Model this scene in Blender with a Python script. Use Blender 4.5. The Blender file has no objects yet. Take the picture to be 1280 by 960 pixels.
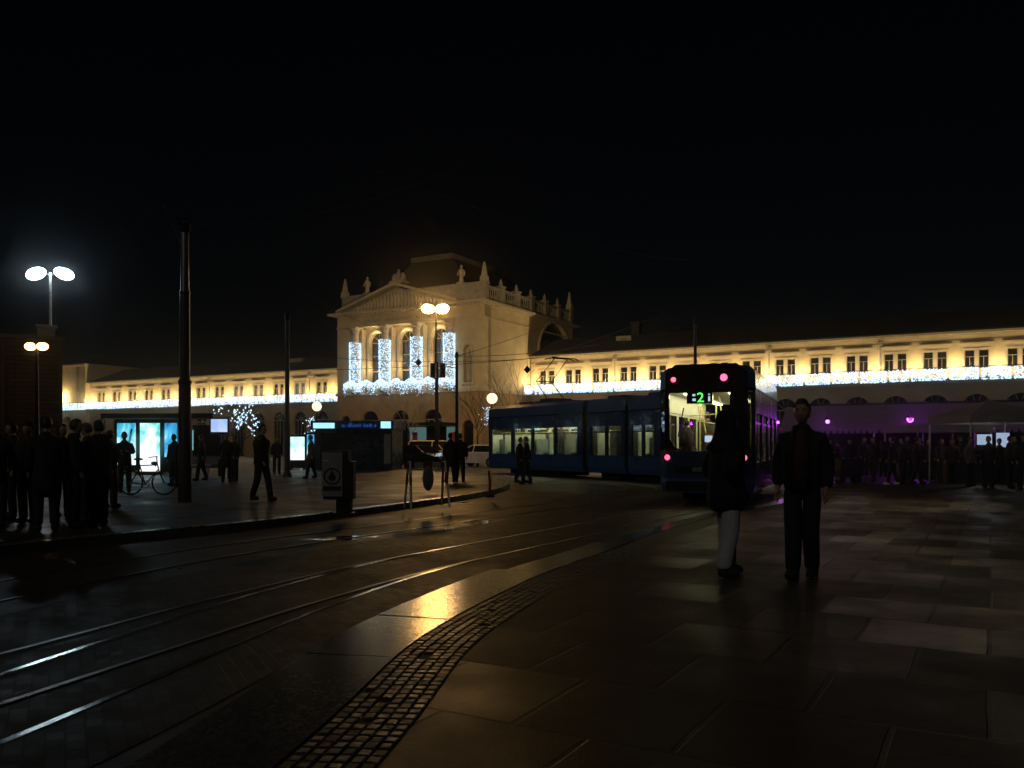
import bpy, bmesh, math, random
from mathutils import Vector, Matrix
R = random.Random(7)
S = bpy.context.scene
COL = S.collection
rad = math.radians
F, HZ, EYE = 1050.0, 556.0, 1.45      # focal length in photo pixels, horizon row, eye height


# ------------------------------------------------------------------ helpers
def gxy(px, d):
    return ((px - 640) / F * d, d)


def zat(py, d):
    return EYE + (HZ - py) / F * d


def link(name, me, parent=None):
    o = bpy.data.objects.new(name, me)
    COL.objects.link(o)
    if parent is not None:
        o.parent = parent
    return o


def tag(o, label=None, cat=None, group=None, kind=None):
    if label: o['label'] = label
    if cat: o['category'] = cat
    if group: o['group'] = group
    if kind: o['kind'] = kind
    return o


def thing(name, label, cat, loc=(0, 0, 0), rz=0.0, group=None):
    o = link(name, None)
    o.empty_display_size = 0.2
    o.location = loc
    o.rotation_euler = (0, 0, rz)
    return tag(o, label, cat, group)


class MB:
    def __init__(self):
        self.v, self.f, self.m = [], [], []

    def add(self, vs, fs, mi=0):
        b = len(self.v)
        self.v += [tuple(p) for p in vs]
        self.f += [tuple(i + b for i in f) for f in fs]
        self.m += [mi] * len(fs)
        return self

    def box(self, x0, y0, z0, x1, y1, z1, mi=0):
        vs = [(x, y, z) for z in (z0, z1) for y in (y0, y1) for x in (x0, x1)]
        return self.add(vs, [(0, 2, 3, 1), (4, 5, 7, 6), (0, 1, 5, 4), (2, 6, 7, 3), (0, 4, 6, 2), (1, 3, 7, 5)], mi)

    def cbox(self, c, s, rz=0.0, mi=0):
        ca, sa = math.cos(rz), math.sin(rz)
        vs = []
        for dz in (-.5, .5):
            for dy in (-.5, .5):
                for dx in (-.5, .5):
                    x, y = dx * s[0], dy * s[1]
                    vs.append((c[0] + x * ca - y * sa, c[1] + x * sa + y * ca, c[2] + dz * s[2]))
        return self.add(vs, [(0, 2, 3, 1), (4, 5, 7, 6), (0, 1, 5, 4), (2, 6, 7, 3), (0, 4, 6, 2), (1, 3, 7, 5)], mi)

    def prism(self, poly, axis, t0, t1, mi=0, top=None):
        """poly in the plane across axis ('x': (y,z), 'y': (x,z), 'z': (x,y)) pushed from t0 to t1; top = other outline at t1"""
        top = top or poly
        def P(q, t):
            return (t, q[0], q[1]) if axis == 'x' else (q[0], t, q[1]) if axis == 'y' else (q[0], q[1], t)
        n = len(poly)
        vs = [P(q, t0) for q in poly] + [P(q, t1) for q in top]
        fs = [tuple(range(n))[::-1], tuple(range(n, 2 * n))] + [(i, (i + 1) % n, n + (i + 1) % n, n + i) for i in range(n)]
        return self.add(vs, fs, mi)

    def tube(self, pts, r, n=6, mi=0, cap=True):
        pts = [Vector(p) for p in pts]
        rs = r if isinstance(r, (list, tuple)) else [r] * len(pts)
        vs, fs = [], []
        for i, p in enumerate(pts):
            a = pts[max(i - 1, 0)]
            b = pts[min(i + 1, len(pts) - 1)]
            t = (b - a)
            t = t.normalized() if t.length > 1e-9 else Vector((0, 0, 1))
            h = Vector((0, 0, 1)) if abs(t.z) < .9 else Vector((1, 0, 0))
            s = t.cross(h).normalized()
            q = s.cross(t)
            for k in range(n):
                w = 2 * math.pi * k / n
                vs.append(p + (s * math.cos(w) + q * math.sin(w)) * rs[i])
        for i in range(len(pts) - 1):
            for k in range(n):
                fs.append((i * n + k, i * n + (k + 1) % n, (i + 1) * n + (k + 1) % n, (i + 1) * n + k))
        if cap:
            fs.append(tuple(range(n))[::-1])
            fs.append(tuple(range((len(pts) - 1) * n, len(pts) * n)))
        return self.add(vs, fs, mi)

    def lathe(self, prof, c=(0, 0, 0), n=16, mi=0):
        vs, fs = [], []
        for (r, z) in prof:
            for k in range(n):
                w = 2 * math.pi * k / n
                vs.append((c[0] + r * math.cos(w), c[1] + r * math.sin(w), c[2] + z))
        for i in range(len(prof) - 1):
            for k in range(n):
                fs.append((i * n + k, i * n + (k + 1) % n, (i + 1) * n + (k + 1) % n, (i + 1) * n + k))
        fs.append(tuple(range(n))[::-1])
        fs.append(tuple(range((len(prof) - 1) * n, len(prof) * n)))
        return self.add(vs, fs, mi)

    def ell(self, c, r, n=12, m=8, mi=0, rot=None):
        vs, fs = [], []
        rx, ry, rz = r if isinstance(r, (list, tuple)) else (r, r, r)
        rows = []
        for i in range(m + 1):
            th = math.pi * i / m
            row = []
            for k in range(n if 0 < i < m else 1):
                w = 2 * math.pi * k / n
                p = Vector((rx * math.sin(th) * math.cos(w), ry * math.sin(th) * math.sin(w), rz * math.cos(th)))
                if rot is not None: p = rot @ p
                row.append(len(vs)); vs.append(Vector(c) + p)
            rows.append(row)
        for i in range(m):
            a, b = rows[i], rows[i + 1]
            for k in range(n):
                k2 = (k + 1) % n
                if len(a) == 1: fs.append((a[0], b[k], b[k2]))
                elif len(b) == 1: fs.append((a[k], b[0], a[k2]))
                else: fs.append((a[k], b[k], b[k2], a[k2]))
        return self.add(vs, fs, mi)

    def octa(self, c, r, mi=0):
        x, y, z = c
        return self.add([(x + r, y, z), (x - r, y, z), (x, y + r, z), (x, y - r, z), (x, y, z + r), (x, y, z - r)],
                        [(0, 2, 4), (2, 1, 4), (1, 3, 4), (3, 0, 4), (2, 0, 5), (1, 2, 5), (3, 1, 5), (0, 3, 5)], mi)

    def torus(self, c, R0, r, axis='y', n=28, m=6, mi=0):
        pts = []
        for k in range(n):
            w = 2 * math.pi * k / n
            a, b = R0 * math.cos(w), R0 * math.sin(w)
            pts.append((c[0] + a, c[1], c[2] + b) if axis == 'y' else (c[0], c[1] + a, c[2] + b) if axis == 'x' else (c[0] + a, c[1] + b, c[2]))
        pts.append(pts[0]); pts.append(pts[1])
        return self.tube(pts, r, m, mi, cap=False)

    def mesh(self, name, mats, smooth=False):
        me = bpy.data.meshes.new(name)
        me.from_pydata(self.v, [], self.f)
        mats = mats if isinstance(mats, (list, tuple)) else [mats]
        for m in mats: me.materials.append(m)
        if len(mats) > 1:
            me.polygons.foreach_set('material_index', self.m)
        bm = bmesh.new(); bm.from_mesh(me)
        bmesh.ops.recalc_face_normals(bm, faces=bm.faces)
        bm.to_mesh(me); bm.free()
        if smooth:
            me.polygons.foreach_set('use_smooth', [True] * len(me.polygons))
        me.update()
        return me

    def build(self, name, mats, parent=None, smooth=False):
        return link(name, self.mesh(name, mats, smooth), parent)


def catmull(pts, n=8):
    out = []
    P = [Vector((p[0], p[1])) for p in pts]
    P = [P[0] * 2 - P[1]] + P + [P[-1] * 2 - P[-2]]
    for i in range(1, len(P) - 2):
        for k in range(n):
            t = k / n
            a, b, c, d = P[i - 1], P[i], P[i + 1], P[i + 2]
            out.append(.5 * (2 * b + (c - a) * t + (2 * a - 5 * b + 4 * c - d) * t * t + (3 * b - a - 3 * c + d) * t ** 3))
    out.append(P[-2])
    return out


def resample(pl, step):
    out = [pl[0].copy()]
    acc = 0.0
    for a, b in zip(pl, pl[1:]):
        L = (b - a).length
        t = step - acc
        while t <= L:
            out.append(a + (b - a) * (t / L)); t += step
        acc = (acc + L) % step if L + acc >= step else acc + L
    return out


def offs(pl, d):
    """shift a polyline sideways, + = to the right of its direction"""
    o = []
    for i, p in enumerate(pl):
        t = (pl[min(i + 1, len(pl) - 1)] - pl[max(i - 1, 0)]).normalized()
        dd = d[i] if isinstance(d, list) else d
        o.append(p + Vector((t.y, -t.x)) * dd)
    return o


def ribbon(mb, a, b, z, z2=None, mi=0):
    """sheet between two polylines; with z2 a slab from z2 up to z"""
    n = len(a)
    vs = [(p.x, p.y, z) for p in a] + [(p.x, p.y, z) for p in b]
    mb.add(vs, [(i, i + 1, n + i + 1, n + i) for i in range(n - 1)], mi)
    if z2 is not None:
        for q in (a, b):
            vs = [(p.x, p.y, z) for p in q] + [(p.x, p.y, z2) for p in q]
            mb.add(vs, [(i, i + 1, n + i + 1, n + i) for i in range(n - 1)], mi)


# ------------------------------------------------------------------ materials
def nmat(name):
    m = bpy.data.materials.new(name)
    m.use_nodes = True
    nt = m.node_tree
    nt.nodes.clear()
    out = nt.nodes.new('ShaderNodeOutputMaterial')
    return m, nt, out


def N(nt, typ, **kw):
    n = nt.nodes.new(typ)
    for k, v in kw.items():
        if k in n.inputs: n.inputs[k].default_value = v
        else: setattr(n, k, v)
    return n


def surf(name, col, rough=.6, metal=0.0, var=.25, scale=4.0, bump=0.0, rvar=.12, spec=.5, stretch=None, coat=0.0):
    m, nt, out = nmat(name)
    p = N(nt, 'ShaderNodeBsdfPrincipled')
    tc = N(nt, 'ShaderNodeTexCoord')
    mp = N(nt, 'ShaderNodeMapping')
    if stretch: mp.inputs['Scale'].default_value = stretch
    nt.links.new(tc.outputs['Object'], mp.inputs['Vector'])
    nz = N(nt, 'ShaderNodeTexNoise', Scale=scale, Detail=6.0, Roughness=.6)
    nt.links.new(mp.outputs[0], nz.inputs['Vector'])
    rp = N(nt, 'ShaderNodeValToRGB')
    c = col
    rp.color_ramp.elements[0].position = .3
    rp.color_ramp.elements[1].position = .7
    rp.color_ramp.elements[0].color = (*[x * (1 - var) for x in c], 1)
    rp.color_ramp.elements[1].color = (*[min(1, x * (1 + var)) for x in c], 1)
    nt.links.new(nz.outputs['Fac'], rp.inputs['Fac'])
    nt.links.new(rp.outputs['Color'], p.inputs['Base Color'])
    mr = N(nt, 'ShaderNodeMapRange')
    mr.inputs['From Min'].default_value = .3; mr.inputs['From Max'].default_value = .7
    mr.inputs['To Min'].default_value = max(.02, rough - rvar); mr.inputs['To Max'].default_value = min(1, rough + rvar)
    nt.links.new(nz.outputs['Fac'], mr.inputs['Value'])
    nt.links.new(mr.outputs[0], p.inputs['Roughness'])
    p.inputs['Metallic'].default_value = metal
    p.inputs['Specular IOR Level'].default_value = spec
    p.inputs['Coat Weight'].default_value = coat
    if bump:
        b = N(nt, 'ShaderNodeBump', Strength=bump, Distance=.02)
        nt.links.new(nz.outputs['Fac'], b.inputs['Height'])
        nt.links.new(b.outputs[0], p.inputs['Normal'])
    nt.links.new(p.outputs[0], out.inputs['Surface'])
    return m


def glow(name, col, strength):
    m, nt, out = nmat(name)
    e = N(nt, 'ShaderNodeEmission', Strength=strength)
    e.inputs['Color'].default_value = (*col, 1)
    nt.links.new(e.outputs[0], out.inputs['Surface'])
    return m


def glass(name, tint=(.9, .95, .95), refl=.12):
    m, nt, out = nmat(name)
    t = N(nt, 'ShaderNodeBsdfTransparent'); t.inputs['Color'].default_value = (*tint, 1)
    g = N(nt, 'ShaderNodeBsdfGlossy', Roughness=.03)
    lw = N(nt, 'ShaderNodeLayerWeight', Blend=.35)
    ad = N(nt, 'ShaderNodeMath', operation='MULTIPLY_ADD')
    ad.inputs[1].default_value = .7; ad.inputs[2].default_value = refl
    nt.links.new(lw.outputs['Fresnel'], ad.inputs[0])
    mx = N(nt, 'ShaderNodeMixShader')
    nt.links.new(ad.outputs[0], mx.inputs['Fac'])
    nt.links.new(t.outputs[0], mx.inputs[1]); nt.links.new(g.outputs[0], mx.inputs[2])
    nt.links.new(mx.outputs[0], out.inputs['Surface'])
    return m


def poster(name, seed, strength, cols):
    """a backlit printed sheet: soft coloured fields with a few darker shapes"""
    m, nt, out = nmat(name)
    tc = N(nt, 'ShaderNodeTexCoord')
    mp = N(nt, 'ShaderNodeMapping'); mp.inputs['Location'].default_value = (seed * 3.1, 0, seed * 1.7)
    mp.inputs['Scale'].default_value = (1.0, 1, .75)
    nt.links.new(tc.outputs['Object'], mp.inputs['Vector'])
    nz = N(nt, 'ShaderNodeTexNoise', Scale=1.6, Detail=3.0, Distortion=.6)
    nt.links.new(mp.outputs[0], nz.inputs['Vector'])
    rp = N(nt, 'ShaderNodeValToRGB')
    els = rp.color_ramp.elements
    els[0].position = .32; els[0].color = (*cols[0], 1)
    els[1].position = .66; els[1].color = (*cols[-1], 1)
    for i, c in enumerate(cols[1:-1]):
        e = els.new(.32 + .34 * (i + 1) / (len(cols) - 1)); e.color = (*c, 1)
    sp = N(nt, 'ShaderNodeSeparateXYZ'); nt.links.new(tc.outputs['Object'], sp.inputs[0])
    ma = N(nt, 'ShaderNodeMapRange'); ma.inputs['From Min'].default_value = 2.3; ma.inputs['From Max'].default_value = .1
    ma.inputs['To Min'].default_value = -.16; ma.inputs['To Max'].default_value = .20
    nt.links.new(sp.outputs['Z'], ma.inputs['Value'])
    sm = N(nt, 'ShaderNodeMath', operation='ADD'); nt.links.new(nz.outputs['Fac'], sm.inputs[0]); nt.links.new(ma.outputs[0], sm.inputs[1])
    nt.links.new(sm.outputs[0], rp.inputs['Fac'])
    e = N(nt, 'ShaderNodeEmission', Strength=strength)
    nt.links.new(rp.outputs['Color'], e.inputs['Color'])
    nt.links.new(e.outputs[0], out.inputs['Surface'])
    return m


STA_ANG = math.atan2(-.4955, .8686)


def brickish(name, c1, c2, joint, bw, rh, rot, r0, r1, mortar=.012, bump=.5, noise=30.0, offset=.5, spec=.5, wob=0.0):
    """slabs or setts: each its own tone and its own wetness"""
    m, nt, out = nmat(name)
    p = N(nt, 'ShaderNodeBsdfPrincipled')
    p.inputs['Specular IOR Level'].default_value = spec
    tc = N(nt, 'ShaderNodeTexCoord')
    mp = N(nt, 'ShaderNodeMapping'); mp.inputs['Rotation'].default_value = rot if isinstance(rot, tuple) else (0, 0, rot)
    wn = N(nt, 'ShaderNodeTexNoise', Scale=1.3, Detail=5.0); nt.links.new(tc.outputs['Object'], wn.inputs['Vector'])
    wv = N(nt, 'ShaderNodeVectorMath', operation='MULTIPLY_ADD')
    wv.inputs[1].default_value = (wob, wob, 0)
    nt.links.new(wn.outputs['Color'], wv.inputs[0]); nt.links.new(tc.outputs['Object'], wv.inputs[2])
    nt.links.new(wv.outputs[0], mp.inputs['Vector'])
    br = N(nt, 'ShaderNodeTexBrick')
    br.offset = offset
    br.inputs['Color1'].default_value = (0, 0, 0, 1); br.inputs['Color2'].default_value = (1, 1, 1, 1)
    br.inputs['Mortar'].default_value = (.5, .5, .5, 1)
    br.inputs['Scale'].default_value = 1.0
    br.inputs['Mortar Size'].default_value = mortar; br.inputs['Mortar Smooth'].default_value = .3
    br.inputs['Brick Width'].default_value = bw; br.inputs['Row Height'].default_value = rh
    nt.links.new(mp.outputs[0], br.inputs['Vector'])
    mx = N(nt, 'ShaderNodeMix', data_type='RGBA')
    mx.inputs[6].default_value = (*c1, 1); mx.inputs[7].default_value = (*c2, 1)
    nt.links.new(br.outputs['Color'], mx.inputs[0])
    nz = N(nt, 'ShaderNodeTexNoise', Scale=noise, Detail=5.0)
    nt.links.new(tc.outputs['Object'], nz.inputs['Vector'])
    nz2 = N(nt, 'ShaderNodeTexNoise', Scale=.9, Detail=7.0, Roughness=.7)
    nt.links.new(tc.outputs['Object'], nz2.inputs['Vector'])
    mj = N(nt, 'ShaderNodeMix', data_type='RGBA')
    mj.inputs[7].default_value = (*joint, 1)
    nt.links.new(br.outputs['Fac'], mj.inputs[0]); nt.links.new(mx.outputs[2], mj.inputs[6])
    mm = N(nt, 'ShaderNodeMix', data_type='RGBA', blend_type='MULTIPLY'); mm.inputs[0].default_value = .7
    nt.links.new(mj.outputs[2], mm.inputs[6]); nt.links.new(nz.outputs['Fac'], mm.inputs[7])
    nt.links.new(mm.outputs[2], p.inputs['Base Color'])
    a = N(nt, 'ShaderNodeMapRange'); a.inputs['To Min'].default_value = r0; a.inputs['To Max'].default_value = r1
    nt.links.new(br.outputs['Color'], a.inputs['Value'])
    b = N(nt, 'ShaderNodeMapRange'); b.inputs['From Min'].default_value = .35; b.inputs['From Max'].default_value = .65
    b.inputs['To Min'].default_value = -.09; b.inputs['To Max'].default_value = .10
    nt.links.new(nz2.outputs['Fac'], b.inputs['Value'])
    s = N(nt, 'ShaderNodeMath', operation='ADD', use_clamp=True)
    nt.links.new(a.outputs[0], s.inputs[0]); nt.links.new(b.outputs[0], s.inputs[1])
    nt.links.new(s.outputs[0], p.inputs['Roughness'])
    h = N(nt, 'ShaderNodeMath', operation='MULTIPLY_ADD')
    h.inputs[1].default_value = .25
    nt.links.new(nz.outputs['Fac'], h.inputs[0])
    inv = N(nt, 'ShaderNodeMath', operation='SUBTRACT'); inv.inputs[0].default_value = 1.0
    nt.links.new(br.outputs['Fac'], inv.inputs[1]); nt.links.new(inv.outputs[0], h.inputs[2])
    bp = N(nt, 'ShaderNodeBump', Strength=bump, Distance=.012)
    nt.links.new(h.outputs[0], bp.inputs['Height']); nt.links.new(bp.outputs[0], p.inputs['Normal'])
    nt.links.new(p.outputs[0], out.inputs['Surface'])
    return m


def asphalt_mat():
    m, nt, out = nmat('wet_asphalt')
    p = N(nt, 'ShaderNodeBsdfPrincipled')
    tc = N(nt, 'ShaderNodeTexCoord')
    n1 = N(nt, 'ShaderNodeTexNoise', Scale=.55, Detail=5.0, Roughness=.62)
    n2 = N(nt, 'ShaderNodeTexNoise', Scale=55.0, Detail=4.0)
    n3 = N(nt, 'ShaderNodeTexNoise', Scale=3.5, Detail=5.0)
    for n in (n1, n2, n3): nt.links.new(tc.outputs['Object'], n.inputs['Vector'])
    rp = N(nt, 'ShaderNodeValToRGB')
    rp.color_ramp.elements[0].position = .3; rp.color_ramp.elements[0].color = (.018, .019, .021, 1)
    rp.color_ramp.elements[1].position = .75; rp.color_ramp.elements[1].color = (.05, .048, .045, 1)
    nt.links.new(n3.outputs['Fac'], rp.inputs['Fac']); nt.links.new(rp.outputs['Color'], p.inputs['Base Color'])
    rr = N(nt, 'ShaderNodeValToRGB')                     # puddles where the low noise dips
    e = rr.color_ramp.elements
    e[0].position = .345; e[0].color = (.05, .05, .05, 1)
    e[1].position = .40; e[1].color = (.46, .46, .46, 1)
    k = e.new(.7); k.color = (.66, .66, .66, 1)
    p.inputs['Specular IOR Level'].default_value = .32
    nt.links.new(n1.outputs['Fac'], rr.inputs['Fac']); nt.links.new(rr.outputs['Color'], p.inputs['Roughness'])
    mk = N(nt, 'ShaderNodeMapRange'); mk.inputs['From Min'].default_value = .345; mk.inputs['From Max'].default_value = .41
    mk.inputs['To Min'].default_value = .02; mk.inputs['To Max'].default_value = .5
    nt.links.new(n1.outputs['Fac'], mk.inputs['Value'])
    bp = N(nt, 'ShaderNodeBump', Distance=.008)
    nt.links.new(mk.outputs[0], bp.inputs['Strength']); nt.links.new(n2.outputs['Fac'], bp.inputs['Height'])
    nt.links.new(bp.outputs[0], p.inputs['Normal'])
    nt.links.new(p.outputs[0], out.inputs['Surface'])
    return m


M = dict(
    asphalt=asphalt_mat(),
    setts=brickish('wet_setts', (.036, .036, .037), (.043, .042, .040), (.020, .020, .020), .13, .09, rad(62), .52, .66, .008, .22, 40, spec=.3),
    slabs=brickish('paving_slabs', (.034, .031, .028), (.066, .061, .054), (.012, .011, .01), .86, .95, -STA_ANG, .42, .62, .018, .9, 60, spec=.33, wob=.04),
    pave=brickish('pavement_slabs', (.036, .034, .032), (.06, .057, .053), (.02, .02, .02), .6, .6, rad(25), .4, .62, .01, .5, 45),
    kerbstrip=surf('kerb_slab_stone', (.085, .076, .066), .18, var=.3, scale=38, bump=.05, rvar=.07),
    kerb=surf('kerb_stone', (.16, .15, .14), .28, var=.3, scale=8, bump=.2),
    cobble=surf('cobble_stone', (.062, .055, .048), .42, var=.5, scale=14, bump=.3),
    groove=surf('cobble_joint', (.042, .038, .034), .7, var=.3, scale=30, bump=.4),
    steel=surf('rail_steel', (.55, .54, .52), .17, 1.0, var=.15, scale=20, rvar=.06),
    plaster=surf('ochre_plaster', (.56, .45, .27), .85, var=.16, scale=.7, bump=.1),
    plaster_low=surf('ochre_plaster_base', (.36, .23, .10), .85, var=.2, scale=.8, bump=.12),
    stone=surf('pale_stone', (.50, .42, .29), .8, var=.18, scale=1.6, bump=.15),
    stone_grey=surf('weathered_stone', (.34, .30, .23), .85, var=.25, scale=2.2, bump=.25),
    roof=surf('dark_roof_tiles', (.022, .015, .013), .75, var=.3, scale=3, bump=.3, stretch=(1, 1, 6)),
    roofcrest=surf('dull_crest_rail', (.12, .10, .085), .8, var=.3, scale=3),
    steel_dull=surf('grimy_rail', (.22, .21, .20), .38, .8, var=.4, scale=6, rvar=.12),
    wire=surf('dull_wire', (.10, .10, .10), .75, var=.2),
    roofmetal=surf('roof_metal', (.06, .055, .05), .5, .6, var=.3, scale=2),
    darkglass=surf('dark_window_glass', (.012, .012, .014), .08, var=.2, scale=1, rvar=.03, spec=.8),
    winframe=surf('window_timber', (.30, .24, .15), .6, var=.15),
    iron=surf('black_iron', (.018, .018, .02), .45, .6, var=.3, scale=8),
    galv=surf('galvanised_steel', (.32, .33, .34), .38, .9, var=.2, scale=10),
    polegrey=surf('grey_painted_pole', (.07, .068, .068), .4, .2, var=.3, scale=6, bump=.1),
    polebrown=surf('rusty_brown_sleeve', (.05, .04, .036), .55, .1, var=.4, scale=7, bump=.25),
    blue=surf('tram_blue_paint', (.042, .105, .25), .2, .0, var=.10, scale=1.5, rvar=.07, coat=.4),
    navy=surf('tram_dark_blue', (.022, .055, .13), .24, .0, var=.15, scale=2, rvar=.07, coat=.4),
    black=surf('black_gloss', (.010, .010, .012), .22, var=.2, scale=4, rvar=.06),
    rubber=surf('rubber', (.012, .012, .012), .75, var=.3, scale=12),
    cream=surf('tram_lining', (.62, .60, .50), .55, var=.12, scale=3),
    seat=surf('seat_fabric', (.20, .24, .24), .9, var=.3, scale=20),
    yellow=surf('yellow_handrail', (.70, .62, .26), .35, var=.1),
    partition=surf('pale_partition', (.55, .58, .46), .5, var=.15, scale=3),
    orange=surf('orange_panel', (.65, .22, .06), .5, var=.1),
    glass=glass('tram_glass', (.9, .95, .92), .03),
    carglass=glass('car_glass', (.25, .28, .28), .16),
    white_paint=surf('white_car_paint', (.72, .72, .72), .25, var=.06, scale=2, coat=.5),
    cream_paint=surf('cream_van_paint', (.70, .62, .42), .3, var=.06, scale=2, coat=.5),
    dark_paint=surf('dark_car_paint', (.02, .022, .028), .2, var=.15, scale=2, coat=.5),
    boards=brickish('brown_boards', (.055, .032, .02), (.10, .055, .034), (.012, .008, .006), 1.6, .17, (rad(-90), 0, 0), .5, .8, .02, .8, 25),
    kiosk=surf('dark_teal_panel', (.012, .026, .034), .32, var=.3, scale=3),
    graffiti=surf('grey_graffiti', (.10, .13, .15), .6, var=.3, scale=9),
    binbody=surf('dark_bin_plastic', (.012, .010, .010), .45, var=.3, scale=8),
    paper=surf('grey_notice', (.26, .26, .25), .6, var=.2, scale=6),
    ink=surf('black_ink', (.014, .014, .015), .6, var=.2),
    red=surf('red_paint', (.30, .035, .025), .45, var=.3, scale=12),
    white=surf('white_paint', (.62, .62, .60), .5, var=.15, scale=12),
    bark=surf('bark', (.05, .04, .03), .85, var=.35, scale=18, bump=.4),
    canvas=surf('grey_canvas', (.20, .17, .17), .8, var=.14, scale=2, bump=.1),
    canvas_dark=surf('dark_canvas', (.06, .05, .06), .8, var=.2, scale=2, bump=.1),
    skin=surf('skin', (.36, .21, .14), .5, var=.1, scale=12),
    lips=surf('lips', (.30, .12, .10), .45, var=.1),
    hair=surf('dark_hair', (.014, .010, .008), .55, var=.3, scale=40, bump=.4),
    denim=surf('pale_denim', (.48, .51, .55), .85, var=.15, scale=30, bump=.15),
    bulb=glow('fairy_bulb', (.52, .75, 1.0), 2.1),
    sodium=glow('sodium_lamp', (1.0, .53, .14), 150.0),
    led=glow('white_lamp', (.66, .86, 1.0), 36.0),
    amber=glow('amber_lamp', (1.0, .60, .18), 14.0),
    globe=glow('globe_lamp', (1.0, .74, .40), 2.2),
    redlamp=glow('red_lamp', (1.0, .06, .13), 5.0),
    green=glow('green_digits', (.10, 1.0, .12), 2.2),
    pale_led=glow('pale_led', (.6, .8, .9), 1.0),
    purple=glow('purple_lamp', (.58, .06, 1.0), 11.0),
    tramlight=glow('tram_ceiling_light', (1.0, .94, .62), 62.0),
    tramlight_rear=glow('tram_rear_light', (1.0, .88, .52), 20.0),
    wash=glow('floodlight_lens', (1.0, .72, .26), 25.0),
    sign=glow('lit_sign', (.38, .82, 1.0), 1.25),
    signblue=glow('blue_lit_letters', (.03, .09, .42), .5),
    screen=poster('screen_picture', 4, 1.1, [(.35, .5, .9), (.55, .68, .95), (.75, .85, 1.0)]),
    whitelight=glow('stall_light', (.55, .72, 1.0), .55),
)
POST = [poster('poster_%s' % w, i * 1.37 + .4, 1.25, c) for i, (w, c) in enumerate([
    ('beach', [(.02, .22, .42), (.10, .55, .75), (.45, .95, 1.0), (.85, 1, 1)]),
    ('bright', [(.10, .62, .62), (.45, .95, .95), (.9, 1.0, .98), (.95, 1, 1)]),
    ('deep', [(.02, .12, .30), (.05, .35, .65), (.15, .62, .85), (.5, .9, .95)])])]

# ------------------------------------------------------------------ world, fill sun, camera
W = bpy.data.worlds.new('World'); S.world = W; W.use_nodes = True
nt = W.node_tree
bg = nt.nodes['Background']
sky = nt.nodes.new('ShaderNodeTexSky'); sky.sky_type = 'NISHITA'; sky.sun_disc = False
sky.sun_elevation = rad(35); sky.sun_rotation = rad(205)
nt.links.new(sky.outputs[0], bg.inputs['Color']); bg.inputs['Strength'].default_value = .00028
sun = bpy.data.lights.new('fill_sun', 'SUN'); sun.energy = .115; sun.angle = rad(25); sun.color = (1.0, .9, .78)  # added sun lamp, a dim warm fill over the foreground
so = link('fill_sun', sun); so.rotation_euler = (rad(55), 0, rad(-25))

cam = bpy.data.cameras.new('camera'); cam.sensor_width = 36; cam.lens = F / 1280 * 36
cam.shift_y = (HZ - 480) / 1280; cam.clip_end = 900; cam.clip_start = .05
co = link('camera', cam); co.location = (0, 0, EYE); co.rotation_euler = (rad(90), 0, 0); S.camera = co
S.view_settings.view_transform = 'Standard'; S.view_settings.look = 'None'
S.view_settings.exposure = 0; S.view_settings.gamma = 1
S.cycles.use_denoising = True
S.cycles.sample_clamp_indirect = 2.5
S.cycles.max_bounces = 6; S.cycles.transparent_max_bounces = 16
S.cycles.caustics_reflective = False; S.cycles.caustics_refractive = False


def lamp(name, typ, loc, power, col, parent=None, size=.1, rot=None, spot=None):
    l = bpy.data.lights.new(name, typ); l.energy = power; l.color = col
    if typ in ('POINT', 'SPOT'): l.shadow_soft_size = size
    if typ == 'SPOT': l.spot_size = spot or rad(120); l.spot_blend = .8
    o = link(name, l, parent); o.location = loc
    if rot: o.rotation_euler = rot
    return o


# ------------------------------------------------------------------ ground
KZ = .12
mb = MB(); mb.add([(-260, -30, 0), (260, -30, 0), (260, 320, 0), (-260, 320, 0)], [(0, 1, 2, 3)])
tag(mb.build('road', M['asphalt']), kind='structure')

# edge between the tram lane and the plaza on the right
EDGE = catmull([(-1.6, -2), (-1.3, 2.0), (-.94, 4.48), (-.70, 6.19), (-.17, 7.97), (.42, 9.57), (1.31, 11.4), (2.15, 13.3), (3.3, 15.5),
                (4.6, 17.7), (6.9, 21.1), (8.9, 25.5), (9.9, 30), (9.3, 34), (7.6, 38), (4.5, 43), (0, 50)], 8)
EDGE = resample(EDGE, .25)
cob_r = offs(EDGE, .45)
poly = [(p.x, p.y, .006) for p in cob_r] + [(20, 80, .006), (90, 40, .006), (90, -12, .006), (-1.0, -12, .006)]
me = bpy.data.meshes.new('plaza'); bm = bmesh.new()
f = bm.faces.new([bm.verts.new(p) for p in poly])
bmesh.ops.triangulate(bm, faces=[f]); bmesh.ops.recalc_face_normals(bm, faces=bm.faces)
bm.to_mesh(me); bm.free(); me.materials.append(M['slabs'])
for p in me.polygons:
    if p.normal.z < 0: p.flip()
tag(link('plaza_pavement', me), kind='structure')
# kerb strip of wide stone slabs with open joints
mb = MB(); k = 0
STRIP = 3
fine = EDGE
i = 0
while i < len(fine) - 5 and fine[i].y < 48:
    j = i + R.choice([3, 4, 4, 5])
    seg = fine[i:j + 1]
    wdt = .66 if seg[0].y < 9 else .5 if seg[0].y < 12 else .34
    a, b = offs(seg, -.012), offs(seg, -wdt)
    t0 = (seg[1] - seg[0]).normalized() * .008
    a[0] = a[0] + t0; b[0] = b[0] + t0
    ribbon(mb, a, b, .010 + R.uniform(0, .004), 0.0)
    i = j
tag(mb.build('kerb_strip', M['kerbstrip']), kind='structure')
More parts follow.
